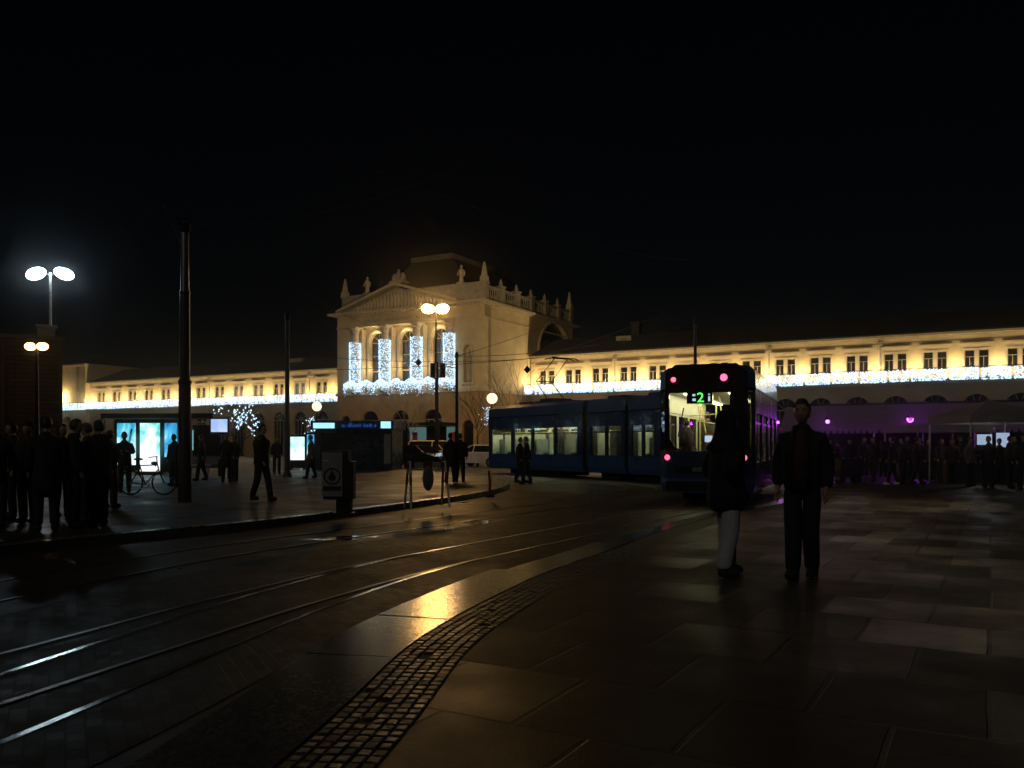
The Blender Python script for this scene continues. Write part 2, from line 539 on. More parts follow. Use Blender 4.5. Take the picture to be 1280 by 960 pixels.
# cobbles: real little stones in five rows
mb = MB()
ribbon(mb, EDGE, cob_r, .004, mi=1)
for row in range(6):
    c = resample(offs(EDGE, .042 + row * .073), .088)
    for q in range(3 + row % 2, len(c) - 1):
        if c[q].y > 12.2 - row * .25 or R.random() < .04: continue
        t = c[q + 1] - c[q]; rz = math.atan2(t.y, t.x)
        h = R.uniform(.007, .012); a, b = R.uniform(.066, .084), R.uniform(.055, .068)
        ca, sa = math.cos(rz + R.uniform(-.06, .06)), math.sin(rz)
        vs = []
        tx, ty = R.uniform(-.05, .05), R.uniform(-.05, .05)
        for (s, zz) in ((1, .0), (1, h - .006), (.78, h)):
            for (sx, sy) in ((-.5, -.5), (.5, -.5), (.5, .5), (-.5, .5)):
                lx, ly = sx * a * s, sy * b * s
                z = zz + (lx * tx + ly * ty if zz > 0 else 0)
                vs.append((c[q].x + lx * ca - ly * sa, c[q].y + lx * sa + ly * ca, .005 + z))
        fs = [(8, 9, 10, 11)] + [(l * 4 + n_, l * 4 + (n_ + 1) % 4, l * 4 + 4 + (n_ + 1) % 4, l * 4 + 4 + n_) for l in (0, 1) for n_ in range(4)]
        mb.add(vs, fs, 0)
tag(mb.build('cobblestone_strip', [M['cobble'], M['groove']]), kind='structure')

# tram tracks
TRAM_C = [(4.70, 20.4), (7.35, 27.05), (7.3, 29.8), (6.75, 32.0), (5.57, 34.3), (4.07, 36.6), (-.46, 43.6)]
RAIL_R = catmull([(-3.6, -1.5), (-2.95, 2.6), (-2.48, 4.07), (-2.05, 5.9), (-1.6, 7.65), (-.70, 10.05), (1.05, 13.1), (3.1, 16.6), (5.17, 20.2),
                  (7.55, 26.2), (7.85, 29.6), (7.25, 32.3), (6.05, 34.6), (4.5, 37.0), (-.04, 43.9), (-6, 52)], 10)
RAIL_R = resample(RAIL_R, .3)
CA = offs(RAIL_R, -.5)
n10 = min(range(len(RAIL_R)), key=lambda i: abs(RAIL_R[i].y - 10.5) if RAIL_R[i].x < 1 else 99)
sh = []
for i, p in enumerate(CA):
    t = max(0.0, (n10 - i) / n10)
    sh.append(-1.25 * t ** 1.35)
CB = offs(CA, sh)[:n10 + 1]
CC = offs(CA, -3.05)
mb = MB(); ribbon(mb, offs(CA, 1.15), offs(CA, -2.0), .004)
tag(mb.build('track_bed', M['setts']), kind='structure')
mb = MB()
for cl in (CA, CB, CC):
    for s in (.5, -.5):
        rl = offs(cl, s)
        zt = .009 if cl is CA else .013 if cl is CB else .009
        ribbon(mb, offs(rl, -.025), offs(rl, .025), zt, 0.0, 0 if cl is CA else 1)
tag(mb.build('tram_rails', [M['steel'], M['steel_dull']]), kind='structure')
mb = MB()
for cl in (CA, CB):
    for s in (.5, -.5):
        rl = offs(cl, s + (.055 if s < 0 else -.055))
        ribbon(mb, offs(rl, -.022), offs(rl, .022), .0065)
tag(mb.build('rail_grooves', M['groove']), kind='structure')

# raised pavement with the stop, on the left
KERB = resample(catmull([(-12, -6), (-9.2, 4), (-7.6, 8.6), (-6.7, 11), (-5.83, 12.6), (-4.6, 14.4), (-3.6, 16.4), (-1.7, 21.0), (-.7, 24.2), (-.15, 28),
                         (-.3, 32), (-1.6, 37), (-4.2, 42), (-8, 49.5)], 8), .4)
mb = MB(); ribbon(mb, KERB, offs(KERB, -.22), KZ + .004, 0.0)
tag(mb.build('kerb', M['kerb']), kind='structure')
inner = offs(KERB, -.22)
poly = [(p.x, p.y, KZ) for p in inner] + [(-120, 112, KZ), (-120, -6, KZ)]
me = bpy.data.meshes.new('pavement'); bm = bmesh.new()
f = bm.faces.new([bm.verts.new(p) for p in poly])
bmesh.ops.triangulate(bm, faces=[f]); bmesh.ops.recalc_face_normals(bm, faces=bm.faces)
bm.to_mesh(me); bm.free(); me.materials.append(M['pave'])
for p in me.polygons:
    if p.normal.z < 0: p.flip()
tag(link('stop_pavement', me), kind='structure')

# ------------------------------------------------------------------ the railway station
C0 = (-2.76, 80.3)
U, NV = (math.cos(STA_ANG), math.sin(STA_ANG)), (-math.sin(STA_ANG), math.cos(STA_ANG))


def sta(x, y):
    return (C0[0] + x * U[0] + y * NV[0], C0[1] + x * U[1] + y * NV[1])


ST = thing('railway_station', 'long ochre classical railway station with pedimented central pavilion and two low wings', 'building', (C0[0], C0[1], 0), STA_ANG)
WY = 9.65                                  # face of the wings behind the face of the pavilion
RB = [1.9 + 3.02 * k for k in range(17)]
LB = [-25.65 - 3.6 * k for k in range(14)]


def wall_open(mb, x0, x1, z0, z1, ops, t0, t1, axis='y'):
    """wall with openings (centre, width, bottom, spring, arch rise)"""
    def B(a, b, c, d):
        if b - a < 1e-4 or d - c < 1e-4: return
        if axis == 'y': mb.box(a, t0, c, b, t1, d)
        else: mb.box(t0, a, c, t1, b, d)
    cur = x0
    for (cx, w, zb, zs, rise) in sorted(ops):
        l, r = cx - w / 2, cx + w / 2
        B(cur, l, z0, z1)
        B(l, r, z0, zb)
        if rise <= 0: B(l, r, zs, z1)
        else:
            n = 14
            pts = [(cx - w / 2 * math.cos(math.pi * i / n), zs + rise * math.sin(math.pi * i / n)) for i in range(n + 1)]
            for a, b in zip(pts, pts[1:]):
                mb.prism([a, b, (b[0], z1), (a[0], z1)], axis, t0, t1)
        cur = r
    B(cur, x1, z0, z1)


def arch_poly(cx, w, zb, zs, rise, n=14):
    return [(cx - w / 2, zb), (cx + w / 2, zb)] + [(cx + w / 2 * math.cos(math.pi * i / n), zs + rise * math.sin(math.pi * i / n)) for i in range(n + 1)]


# wings
EAVE = 10.75
for (xa, xb, bays) in ((0.0, 54.0, RB), (-81.0, -18.2, LB)):
    mb = MB()
    wall_open(mb, xa, xb, 0, 6.55, [(b, 2.1, 0.0, 4.55, 1.05) for b in bays], WY, WY + .5)
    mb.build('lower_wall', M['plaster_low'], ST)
    mb = MB()
    ops = [(b + s, .72, 7.7, 9.2, 0) for b in bays for s in (-.5, .5)]
    wall_open(mb, xa, xb, 6.75, EAVE, ops, WY, WY + .45)
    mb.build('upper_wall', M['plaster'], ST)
    mb = MB()
    mb.box(xa, WY - .12, 6.55, xb, WY + .5, 6.75)
    mb.box(xa, WY - .03, 9.98, xb, WY, 10.06)
    mb.box(xa, WY - .07, 10.42, xb, WY, 10.55)
    mb.box(xa, WY - .30, 10.55, xb, WY, 10.75)
    mb.build('cornice', M['stone'], ST)
    # roof with a fall of the tiles and a ridge
    ov = .5
    yb = WY + 12.4
    mb = MB()
    h0 = 4.0 if xa == 0 else 0
    mb.add([(xa, WY - ov, EAVE + .01), (xb, WY - ov, EAVE + .01), (xb, WY + 5.9, 13.2), (xa, WY + 5.9, 13.2),
            (xa, yb, EAVE), (xb, yb, EAVE)], [(0, 1, 2, 3), (3, 2, 5, 4), (0, 3, 4), (1, 5, 2)])
    mb.box(xa, WY - ov - .12, EAVE - .03, xb, WY - ov, EAVE + .1)
    mb.build('roof', M['roof'], ST)
    mb = MB(); mb.box(xa, WY - 1.15, 6.78, xb, WY - .01, 6.92)
    mb.build('balcony', M['stone_grey'], ST)
    mb = MB()
    mb.box(xa, WY - 1.12, 7.72, xb, WY - 1.06, 7.78)
    x = xa + .3
    while x < xb:
        mb.box(x, WY - 1.11, 6.92, x + .04, WY - 1.07, 7.72); x += 1.125
    mb.build('balcony_rail', M['iron'], ST)

# one window pair, then copies
gl = MB()
for s in (-.5, .5): gl.box(s - .36, WY + .16, 7.7, s + .36, WY + .2, 9.2)
fr = MB()
for s in (-.5, .5):
    fr.box(s - .36, WY + .1, 7.7, s - .31, WY + .158, 9.2); fr.box(s + .31, WY + .1, 7.7, s + .36, WY + .158, 9.2)
    fr.box(s - .31, WY + .1, 9.14, s + .31, WY + .158, 9.2); fr.box(s - .31, WY + .1, 8.62, s + .31, WY + .158, 8.67)
    fr.box(s - .025, WY + .1, 7.7, s + .025, WY + .156, 8.62)
sr = MB()
sr.box(-1.0, WY - .05, 7.3, -.87, WY - .002, 9.34); sr.box(.87, WY - .05, 7.3, 1.0, WY - .002, 9.34); sr.box(-.13, WY - .05, 7.3, .13, WY - .002, 9.34)
sr.box(-.868, WY - .05, 9.22, -.132, WY - .002, 9.34); sr.box(.132, WY - .05, 9.22, .868, WY - .002, 9.34)
sr.box(-1.22, WY - .15, 9.72, 1.22, WY - .002, 9.80); sr.box(-1.12, WY - .07, 9.63, 1.12, WY - .002, 9.718)
gme, fme, sme = gl.mesh('window', M['darkglass']), fr.mesh('window_frame', M['winframe']), sr.mesh('window_surround', M['stone'])
# ground floor arch glazing
ag = MB(); ag.prism(arch_poly(0, 2.1, 0, 4.55, 1.05), 'y', WY + .3, WY + .34)
af = MB()
for x in (-.55, 0, .55): af.box(x - .03, WY + .24, .1, x + .03, WY + .298, 4.5)
af.box(-1.05, WY + .22, 4.5, 1.05, WY + .298, 4.62)
for a in (36, 72, 108, 144):
    af.tube([(0, WY + .27, 4.6), (1.0 * math.cos(rad(a)), WY + .27, 4.6 + .97 * math.sin(rad(a)))], .028, 4)
agm, afm = ag.mesh('arched_window', M['darkglass']), af.mesh('glazing_bars', M['winframe'])
glit = gl.mesh('window', [glow('dim_lit_window', (.55, .62, .55), .16)])
for b in RB + LB:
    for me_, kids in ((gme, (fme, sme)), (agm, (afm,))):
        o = link(me_.name if me_ is agm else 'window', glit if me_ is gme and b in (LB[2], LB[4], LB[5]) else me_, ST); o.location = (b, 0, 0)
        for q in kids: link(q.name, q, o)
for x in (35.48 - 1.55, 11.0 - 1.5, -31.2, -49.2, 24.6):
    mb = MB(); mb.tube([(x, WY - .12, 6.95), (x, WY - .12, 9.9)], .07, 8); mb.tube([(x, WY - .12, 9.9), (x, WY - .25, 10.45)], .07, 8)
    mb.box(x - .22, WY - .3, 9.95, x + .22, WY - .05, 10.25)
    mb.build('drainpipe', M['stone_grey'], ST)
for (x, w) in ((8.2, 1.7), (-38, 2.2)):
    mb = MB(); mb.box(x, WY + 3.4, 12.2, x + w, WY + 3.8, 12.75); mb.build('skylight', M['stone_grey'], ST)
mb = MB(); mb.box(9.1, WY + 5.4, 13.0, 10.0, WY + 6.2, 14.3); mb.box(9.0, WY + 5.3, 14.3, 10.1, WY + 6.3, 14.45)
mb.build('chimney', M['roof'], ST)

# end pavilion, far left
mb = MB()
wall_open(mb, -84, -75.2, 0, 6.6, [(-79.6, 2.3, 0, 4.6, 1.15)], WY - .7, WY)
wall_open(mb, -84, -75.2, 6.75, 13.3, [(-77.0, .9, 7.7, 9.5, 0), (-81.5, .9, 7.7, 9.5, 0), (-77.0, .6, 11.0, 11.6, 0), (-81.5, .6, 11.0, 11.6, 0)], WY - .7, WY)
mb.box(-75.6, WY, 0, -75.2, WY + 10, 13.3)
mb.build('end_pavilion_wall', M['plaster'], ST)
mb = MB(); mb.box(-84.2, WY - .9, 6.6, -75.05, WY - .02, 6.75); mb.box(-84.2, WY - 1.0, 13.3, -75.0, WY + 10, 13.6)
mb.build('end_pavilion_cornice', M['stone'], ST)
mb = MB(); mb.add([(-84, WY - .9, 13.6), (-75, WY - .9, 13.6), (-75, WY + 10, 13.6), (-84, WY + 10, 13.6), (-80.5, WY + 3.5, 15.6), (-78.5, WY + 5.5, 15.6)],
                  [(0, 1, 4), (1, 5, 4), (1, 2, 5), (2, 3, 5), (3, 4, 5), (3, 0, 4)])
mb.build('end_pavilion_roof', M['roof'], ST)
for (x, z0, z1, w) in ((-77.0, 7.7, 9.5, .9), (-81.5, 7.7, 9.5, .9), (-77.0, 11, 11.6, .6), (-81.5, 11, 11.6, .6)):
    mb = MB(); mb.box(x - w / 2, WY - .35, z0, x + w / 2, WY - .3, z1); mb.build('window', M['darkglass'], ST)

# central pavilion ------------------------------------------------
PX0, PX1, PD = -18.2, -.15, 20.0
cx4 = [-15.65, -11.74, -7.75, -3.8]         # the four columns
bays = [(-13.7, 1.95), (-9.75, 1.95), (-5.78, 1.95)]
mb = MB()
wall_open(mb, PX0, PX1, 0, 6.6, [(-17.1, 1.3, 0, 3.9, .65)] + [(b - .1, 2.2, 0, 3.95, 1.0) for b, _ in bays] + [(-1.75, 1.3, 1.0, 3.2, .65)], 0, .6)
mb.box(PX1 - .5, .6, 0, PX1, PD, 6.6); mb.box(PX0, .6, 0, PX0 + .5, PD, 6.6)
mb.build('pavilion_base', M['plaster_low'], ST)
mb = MB()                                    # upper storey: two solid ends, recess between
mb.box(PX0, 0, 6.9, -16.25, 1.2, 13.8)
wall_open(mb, -3.2, PX1, 6.9, 13.8, [(-1.72, .95, 7.5, 10.6, .5)], 0, .5)
wall_open(mb, PX0, PX1, 6.9, 13.8, [(b, 2.0, 7.35, 12.15, 1.0) for b, _ in bays], 1.2, 1.7)
mb.box(-2.6, .5, 7.0, -.9, .55, 11.6)
wall_open(mb, .5, PD, 6.9, 15.2, [(15.5, 7.6, 10.0, 11.4, 3.65)], PX1 - .5, PX1, 'x')
mb.box(PX0, 1.7, 6.9, PX0 + .5, PD, 15.2)
mb.box(PX0, 0, 13.8, PX1, 1.7, 14.95)
mb.build('pavilion_wall', M['plaster'], ST)
mb = MB()
mb.box(PX0 - .15, -.15, 6.6, PX1 + .15, PD, 6.9)
mb.box(PX0 - .05, -.1, 13.72, PX1 + .08, 0.0, 13.9)
mb.box(PX1, .0, 13.72, PX1 + .08, PD, 13.86)
mb.box(PX0 - .2, -.3, 14.95, PX1 + .3, -.002, 15.1); mb.box(PX0 - .75, -.75, 15.1, PX1 + .75, -.002, 15.32)
mb.box(PX1 + .003, 0, 14.95, PX1 + .3, PD, 15.1); mb.box(PX1 + .003, 0, 15.1, PX1 + .75, PD + .5, 15.32)
mb.box(PX0 - .75, 0, 15.1, PX0 - .003, PD, 15.32)
x = PX0
while x < PX1:
    mb.box(x, -.5, 14.96, x + .2, -.3, 15.095); x += .45
mb.build('cornice', M['stone'], ST)
# pediment
mb = MB()
mb.prism([(-17.4, 15.33), (-2.9, 15.33), (-10.15, 17.42)], 'y', -.25, .5)
mb.build('pediment', M['stone_grey'], ST)
mb = MB()
for (a, b) in (((-17.75, 15.34), (-10.15, 17.62)), ((-2.55, 15.34), (-10.15, 17.62))):
    mb.prism([a, b, (b[0], b[1] + .26), (a[0], a[1] + .22)], 'y', -.8, .5)
mb.build('pediment_moulding', M['stone'], ST)
mb = MB()
for i in range(26):                           # relief figures in the tympanum
    x = -15.6 + 10.9 * i / 25
    hmax = 15.4 + (1 - abs(x + 10.15) / 7.2) * 1.75
    z = 15.42 + (hmax - 15.42) * .42
    mb.ell((x, -.26, z), (.2, .16, max(.1, (hmax - 15.42) * .42)), 8, 6)
    mb.ell((x + R.uniform(-.1, .1), -.32, hmax - .16), .11, 7, 5)
mb.build('tympanum_relief', M['stone'], ST, True)
mb = MB()
for i in range(34):
    x = -14.6 + 9.3 * i / 33
    if abs((x + 10.2) % 3.9 - 1.9) < .3: continue
    mb.box(x, -.03, 14.1, x + .17, -.002, 14.42)
mb.build('frieze_ornament', M['stone_grey'], ST)
# columns, arches, windows of the loggia
for x in cx4:
    mb = MB()
    mb.box(x - .62, -.75, 6.92, x + .62, .75, 7.5)
    mb.lathe([(.5, 7.5), (.5, 7.62), (.42, 7.72), (.42, 9.5), (.36, 12.95), (.36, 13.05), (.46, 13.2), (.42, 13.3), (.56, 13.55), (.6, 13.7)], (x, -.15, 0), 18)
    mb.box(x - .55, -.7, 13.55, x + .55, .55, 13.72)
    mb.box(x - .42, .45, 7.5, x + .42, 1.19, 13.55)
    mb.build('column', M['stone'], ST)
for b, w in bays:
    mb = MB(); mb.prism(arch_poly(b, 2.0, 7.35, 12.15, 1.0), 'y', 1.5, 1.54)
    g = mb.build('loggia_window', M['darkglass'], ST)
    mb = MB()
    for x in (b - .97, b - .03, b + .91): mb.box(x, 1.4, 7.35, x + .06, 1.498, 12.15)
    for z in (9.1, 10.7, 12.1): mb.box(b - .99, 1.38, z, b + .99, 1.496, z + .1)
    for a in (45, 90, 135): mb.tube([(b, 1.45, 12.2), (b + .97 * math.cos(rad(a)), 1.45, 12.2 + .97 * math.sin(rad(a)))], .03, 4)
    mb.build('window_frame', M['winframe'], g)
    mb = MB()
    n = 18
    pts = [(math.cos(math.pi * i / n), math.sin(math.pi * i / n)) for i in range(n + 1)]
    for (a, c) in zip(pts, pts[1:]):
        mb.prism([(b + 1.02 * a[0], 12.15 + 1.02 * a[1]), (b + 1.3 * a[0], 12.15 + 1.3 * a[1]), (b + 1.3 * c[0], 12.15 + 1.3 * c[1]), (b + 1.02 * c[0], 12.15 + 1.02 * c[1])], 'y', .98, 1.197)
    mb.box(b - 1.36, .95, 11.95, b - 1.0, 1.195, 12.15); mb.box(b + 1.0, .95, 11.95, b + 1.36, 1.195, 12.15)
    mb.box(b - 1.28, 1.0, 7.3, b - 1.02, 1.194, 11.95); mb.box(b + 1.02, 1.0, 7.3, b + 1.28, 1.194, 11.95)
    mb.build('arch_moulding', M['stone'], ST)
    # entrance arch glazing below
    mb = MB(); mb.prism(arch_poly(b - .1, 2.2, 0, 3.95, 1.0), 'y', .35, .39); g = mb.build('entrance_arch_glazing', M['darkglass'], ST)
    mb = MB()
    for x in (-.7, 0, .7): mb.box(b - .1 + x - .03, .28, .05, b - .1 + x + .03, .348, 3.9)
    mb.box(b - 1.2, .26, 3.9, b + 1.0, .348, 4.02); mb.build('glazing_bars', M['winframe'], g)
mb = MB(); mb.prism(arch_poly(-17.1, 1.3, 0, 3.9, .65), 'y', .35, .39); mb.build('entrance_arch_glazing', M['darkglass'], ST)
mb = MB(); mb.prism(arch_poly(-1.75, 1.3, 1.0, 3.2, .65), 'y', .35, .39); mb.build('entrance_arch_glazing', M['darkglass'], ST)
# niche figure and its frame
mb = MB(); mb.lathe([(.3, 7.55), (.22, 8.0), (.3, 8.9), (.18, 9.6), (.26, 10.0), (.09, 10.25), (.13, 10.45), (.09, 10.62), (.01, 10.7)], (-1.72, .28, 0), 12)
mb.build('niche_statue', M['stone_grey'], ST, True)
mb = MB()
pts = [(.5 * math.cos(math.pi * i / 12), .55 * math.sin(math.pi * i / 12)) for i in range(13)]
for a, c in zip(pts, pts[1:]):
    mb.prism([(-1.72 + a[0], 10.6 + a[1]), (-1.72 + a[0] * 1.35, 10.6 + a[1] * 1.35), (-1.72 + c[0] * 1.35, 10.6 + c[1] * 1.35), (-1.72 + c[0], 10.6 + c[1])], 'y', -.08, -.002)
mb.box(-2.4, -.08, 7.4, -2.2, -.002, 10.6); mb.box(-1.24, -.08, 7.4, -1.04, -.002, 10.6); mb.box(-2.5, -.16, 7.25, -.94, -.002, 7.4)
mb.build('niche_frame', M['stone'], ST)
mb = MB(); mb.prism(arch_poly(15.5, 7.6, 10.0, 11.4, 3.65), 'x', PX1 - .42, PX1 - .38); lw_ = mb.build('lunette_window', M['darkglass'], ST)
mb = MB()
pts = [(3.8 * math.cos(math.pi * i / 20), 3.65 * math.sin(math.pi * i / 20)) for i in range(21)]
for a, c in zip(pts, pts[1:]):
    mb.prism([(15.5 + a[0], 11.4 + a[1]), (15.5 + a[0] * 1.09, 11.4 + a[1] * 1.04), (15.5 + c[0] * 1.09, 11.4 + c[1] * 1.04), (15.5 + c[0], 11.4 + c[1])], 'x', PX1 + .002, PX1 + .15)
mb.build('lunette_moulding', M['stone'], ST)
# attic with balustrades
mb = MB()
mb.box(PX0 + .1, .6, 15.33, PX1 - .1, 1.3, 17.1); mb.box(PX0, .5, 17.1, PX1 + .05, 1.4, 17.25)
for x in cx4: mb.box(x - .35, .45, 15.33, x + .35, .598, 17.098)
mb.build('attic_wall', M['stone_grey'], ST)
mb = MB()
y = 1.6
mb.box(PX1 - .5, 1.4, 15.33, PX1 - .05, PD, 15.65); mb.box(PX1 - .5, 1.4, 16.75, PX1 - .05, PD, 16.95)
while y < PD:
    mb.lathe([(.07, 15.65), (.13, 15.95), (.06, 16.35), (.08, 16.75)], (PX1 - .28, y, 0), 6); y += .42
mb.build('balustrade', M['stone_grey'], ST)
for i in range(7):
    y = .9 + i * 3.15
    mb = MB(); mb.box(PX1 - .6, y - .35, 15.33, PX1 + .05, y + .35, 17.15); mb.box(PX1 - .68, y - .43, 17.15, PX1 + .13, y + .43, 17.27)
    if 0 < i < 6: mb.lathe([(.12, 17.27), (.2, 17.5), (.12, 17.8), (.02, 18.05)], (PX1 - .27, y, 0), 8)
    mb.build('balustrade_pier', M['stone_grey'], ST)
for (x, y) in ((-.42, .9), (-17.9, .9), (-.42, 19.8)):
    mb = MB(); mb.box(x - .32, y - .32, 17.28, x + .32, y + .32, 17.75)
    mb.prism([(x - .24, y - .24), (x + .24, y - .24), (x + .24, y + .24), (x - .24, y + .24)], 'z', 17.75, 19.0, 0,
             [(x - .09, y - .09), (x + .09, y - .09), (x + .09, y + .09), (x - .09, y + .09)])
    mb.ell((x, y, 19.08), .12, 8, 6)
    mb.build('obelisk', M['stone'], ST)
for x in (-14.9, -3.1):
    mb = MB(); mb.box(x - .35, .6, 17.26, x + .35, 1.3, 17.42)
    mb.lathe([(.3, 17.42), (.24, 17.7), (.2, 18.0), (.26, 18.4), (.28, 18.65), (.1, 18.78), (.09, 18.82)], (x, .95, 0), 12)
    mb.ell((x, .95, 18.98), (.13, .14, .17), 10, 8)
    mb.tube([(x - .26, .95, 18.62), (x - .4, .85, 18.3), (x - .25, .7, 18.1)], [.09, .08, .06], 8)
    mb.tube([(x + .26, .95, 18.62), (x + .42, .9, 18.35), (x + .38, .8, 18.0)], [.09, .08, .06], 8)
    mb.build('statue', M['stone'], ST, True)
mb = MB(); mb.box(-10.95, -.5, 17.8, -9.2, .6, 18.05)
for (x, h) in ((-10.6, .7), (-10.05, 1.15), (-9.5, .75)):
    mb.lathe([(.32, 18.05), (.24, 18.05 + h * .4), (.28, 18.05 + h * .72), (.1, 18.05 + h * .8)], (x, 0, 0), 10)
    mb.ell((x, 0, 18.05 + h * .92), .16, 8, 6)
mb.build('sculpture_group', M['stone_grey'], ST)
# hall roof: steep sides, flat top with a crest rail
def quad_roof(z0, z1, a, b):
    return [(a[0], a[1], z0), (a[2], a[1], z0), (a[2], a[3], z0), (a[0], a[3], z0), (b[0], b[1], z1), (b[2], b[1], z1), (b[2], b[3], z1), (b[0], b[3], z1)]
mb = MB()
mb.add(quad_roof(15.34, 21.2, (-16.5, 2.2, -1.6, 19.8), (-12.6, 5.6, -7.3, 17.0)), [(0, 1, 5, 4), (1, 2, 6, 5), (2, 3, 7, 6), (3, 0, 4, 7), (4, 5, 6, 7)])
mb.build('hall_roof', M['roof'], ST)
mb = MB()
mb.box(-12.65, 5.55, 21.21, -7.25, 5.7, 21.75); mb.box(-7.4, 5.71, 21.21, -7.25, 17.0, 21.75); mb.box(-12.65, 5.71, 21.21, -12.5, 17.0, 21.75)
mb.build('roof_crest', M['roofcrest'], ST)
# entrance canopy with lit shop panels
mb = MB(); mb.box(-14.6, -2.6, 3.32, -3.0, -.02, 3.6)
for x in (-14.2, -10.6, -7.0, -3.4): mb.box(x - .06, -2.5, 0, x + .06, -2.38, 3.32)
mb.build('entrance_canopy', M['iron'], ST)
for (a, b, c) in ((-8.8, -6.5, 'a'), (-4.1, -2.7, 'b')):
    mb = MB(); mb.box(a, -.16, 1.0, b, -.1, 3.2); o = mb.build('lit_shop_window', glow('shop_light', (.42, .75, .72), .16), ST)
    mb = MB(); mb.box(a + .6, -.2, 1.5, a + 1.2, -.165, 2.7); mb.build('shop_poster', M['red'], o)
mb = MB(); mb.box(-6.5, -.18, 0, -4.1, -.12, 3.2); mb.build('entrance_door', M['darkglass'], ST)

# lights that wash the walls: fixtures on the balconies
WASH = (1.0, .74, .34)
fl = MB(); fl.box(-.14, -.12, 0, .14, .1, .14); flm = fl.mesh('floodlight', M['iron'])
fx = [RB[0] - 1.25] + [(a + b) / 2 for a, b in zip(RB, RB[1:])]
fx += [(a + b) / 2 for a, b in zip(LB, LB[1:])] + [-74.5]
for i, x in enumerate(fx):
    o = link('floodlight', flm, ST); o.location = (x, WY - .45, 6.93)
    pw = 40 if x < 1 and x > -2 else 62 if -2 < x < 9 else 50 if x < 26 else 36
    if x < -20: pw = 46
    lamp('wash_lamp', 'POINT', (x, WY - 1.02, 7.75), pw * 6.2 * R.uniform(.8, 1.15), WASH, ST, .15)
lamp('wash_lamp', 'POINT', (-80.3, WY - 1.4, 8.6), 420, WASH, ST, .15)
for b, _ in bays:
    o = link('floodlight', flm, ST); o.location = (b, .3, 6.93)
    lamp('wash_lamp', 'POINT', (b - .35, .55, 9.4), 90, WASH, ST, .15)
    lamp('wash_lamp', 'POINT', (b, .5, 12.9), 60, WASH, ST, .12)


# fairy lights
def bulbs(n, fn, r=.045):
    mb = MB()
    for _ in range(n): mb.octa(fn(), r * R.uniform(.7, 1.25))
    return mb


panels = []
for v in range(5):
    hole = [(R.uniform(.2, 2.0), R.uniform(.1, .9), R.uniform(.1, .22)) for _ in range(4)]
    def fn():
        while True:
            x, z = R.uniform(.04, 2.13), R.uniform(0, 1) ** .9 * .98
            if all(math.hypot(x - a, z - b) > c or R.random() < .25 for a, b, c in hole):
                return (x, R.uniform(-.05, .05), -z)
    mb = bulbs(440, fn, .044)
    mb.m = [0] * len(mb.f)
    for k in range(8):
        mb.tube([(.1 + k * .29, 0, 0), (.1 + k * .29, 0, -.95)], .008, 3, 1)
    panels.append(mb.mesh('light_panel', [M['bulb'], M['iron']]))
for (xa, xb, lab) in ((-1.3, 53.5, 'white fairy light curtain hanging from the balcony of the right wing'),
                      (-80.8, -18.6, 'white fairy light curtain hanging from the balcony of the left wing')):
    p = sta(xa, WY - 1.25)
    T = thing('light_curtain', lab, 'fairy lights', (p[0], p[1], 7.68), STA_ANG, 'fairy lights on the station')
    x = 0
    while x < xb - xa:
        o = link('light_panel', R.choice(panels), T); o.location = (x, 0, R.uniform(-.05, .03)); x += 2.25
p = sta(-16.6, -.9)
T = thing('light_curtain', 'ragged white fairy light garland along the balcony under the pediment', 'fairy lights', (p[0], p[1], 7.9), STA_ANG, 'fairy lights on the station')
for k in range(6):
    def fn():
        x = R.uniform(0, 2.36); top = .35 * math.sin((x + k * 2.36) * 1.6) ** 2
        return (x, R.uniform(-.08, .08), top - abs(R.gauss(0, .48)) - .1)
    mb = bulbs(440, fn, .046); mb.m = [0] * len(mb.f)
    mb.tube([(0, .1, -.02), (2.36, .1, -.02)], .015, 4, 1)
    o = link('light_panel', mb.mesh('light_panel', [M['bulb'], M['iron']]), T); o.location = (k * 2.36, 0, 0); o['kind'] = 'stuff'
for x, zt, w in zip(cx4, (12.1, 12.2, 12.25, 12.35), ('leftmost', 'second from left', 'third from left', 'rightmost')):
    p = sta(x, -.15)
    def fn():
        a = R.uniform(0, 2 * math.pi); return (.6 * math.cos(a), .6 * math.sin(a), R.uniform(0, zt - 7.6))
    mb = bulbs(1500, fn, .046); mb.m = [0] * len(mb.f)
    for k in range(10): mb.torus((0, 0, .2 + k * .42), .57, .01, 'z', 14, 3, 1)
    o = mb.build('column_lights', [M['bulb'], M['iron']]); o.location = (p[0], p[1], 7.6); o.rotation_euler = (0, 0, STA_ANG)
    tag(o, {'leftmost': 'fairy lights wrapped round the leftmost column under the pediment',
            'second from left': 'fairy lights wrapped round the second column from the left',
            'third from left': 'fairy lights wrapped round the third column, between the middle and right arched windows',
            'rightmost': 'fairy lights wrapped round the rightmost column beside the niche'}[w], 'fairy lights', 'fairy lights on the station')

# ------------------------------------------------------------------ the tram
TR = thing('tram', 'long blue articulated tram bending round the curve, green 2 on its dark rear', 'tram', (TRAM_C[0][0], TRAM_C[0][1], 0), 0)
TL = Vector(TRAM_C[0])


def seg_px(px, p0, p1):
    """fraction along p0-p1 (near side line) where image column px meets it"""
    k = (px - 640) / F
    d = (p1[0] - p0[0]) - k * (p1[1] - p0[1])
    return (k * p0[1] - p0[0]) / d


HW = 1.15
SB, WB, WT, SIDE, TOP = .28, 1.02, 2.22, 2.78, 3.38


def foot(L, c0, c1, hw=HW):
    """plan outline with chamfered ends"""
    return [(c0, -hw), (L - c1, -hw), (L, -hw + c1 * .9), (L, hw - c1 * .9), (L - c1, hw), (c0, hw), (0, hw - c0 * .9), (0, -hw + c0 * .9)]


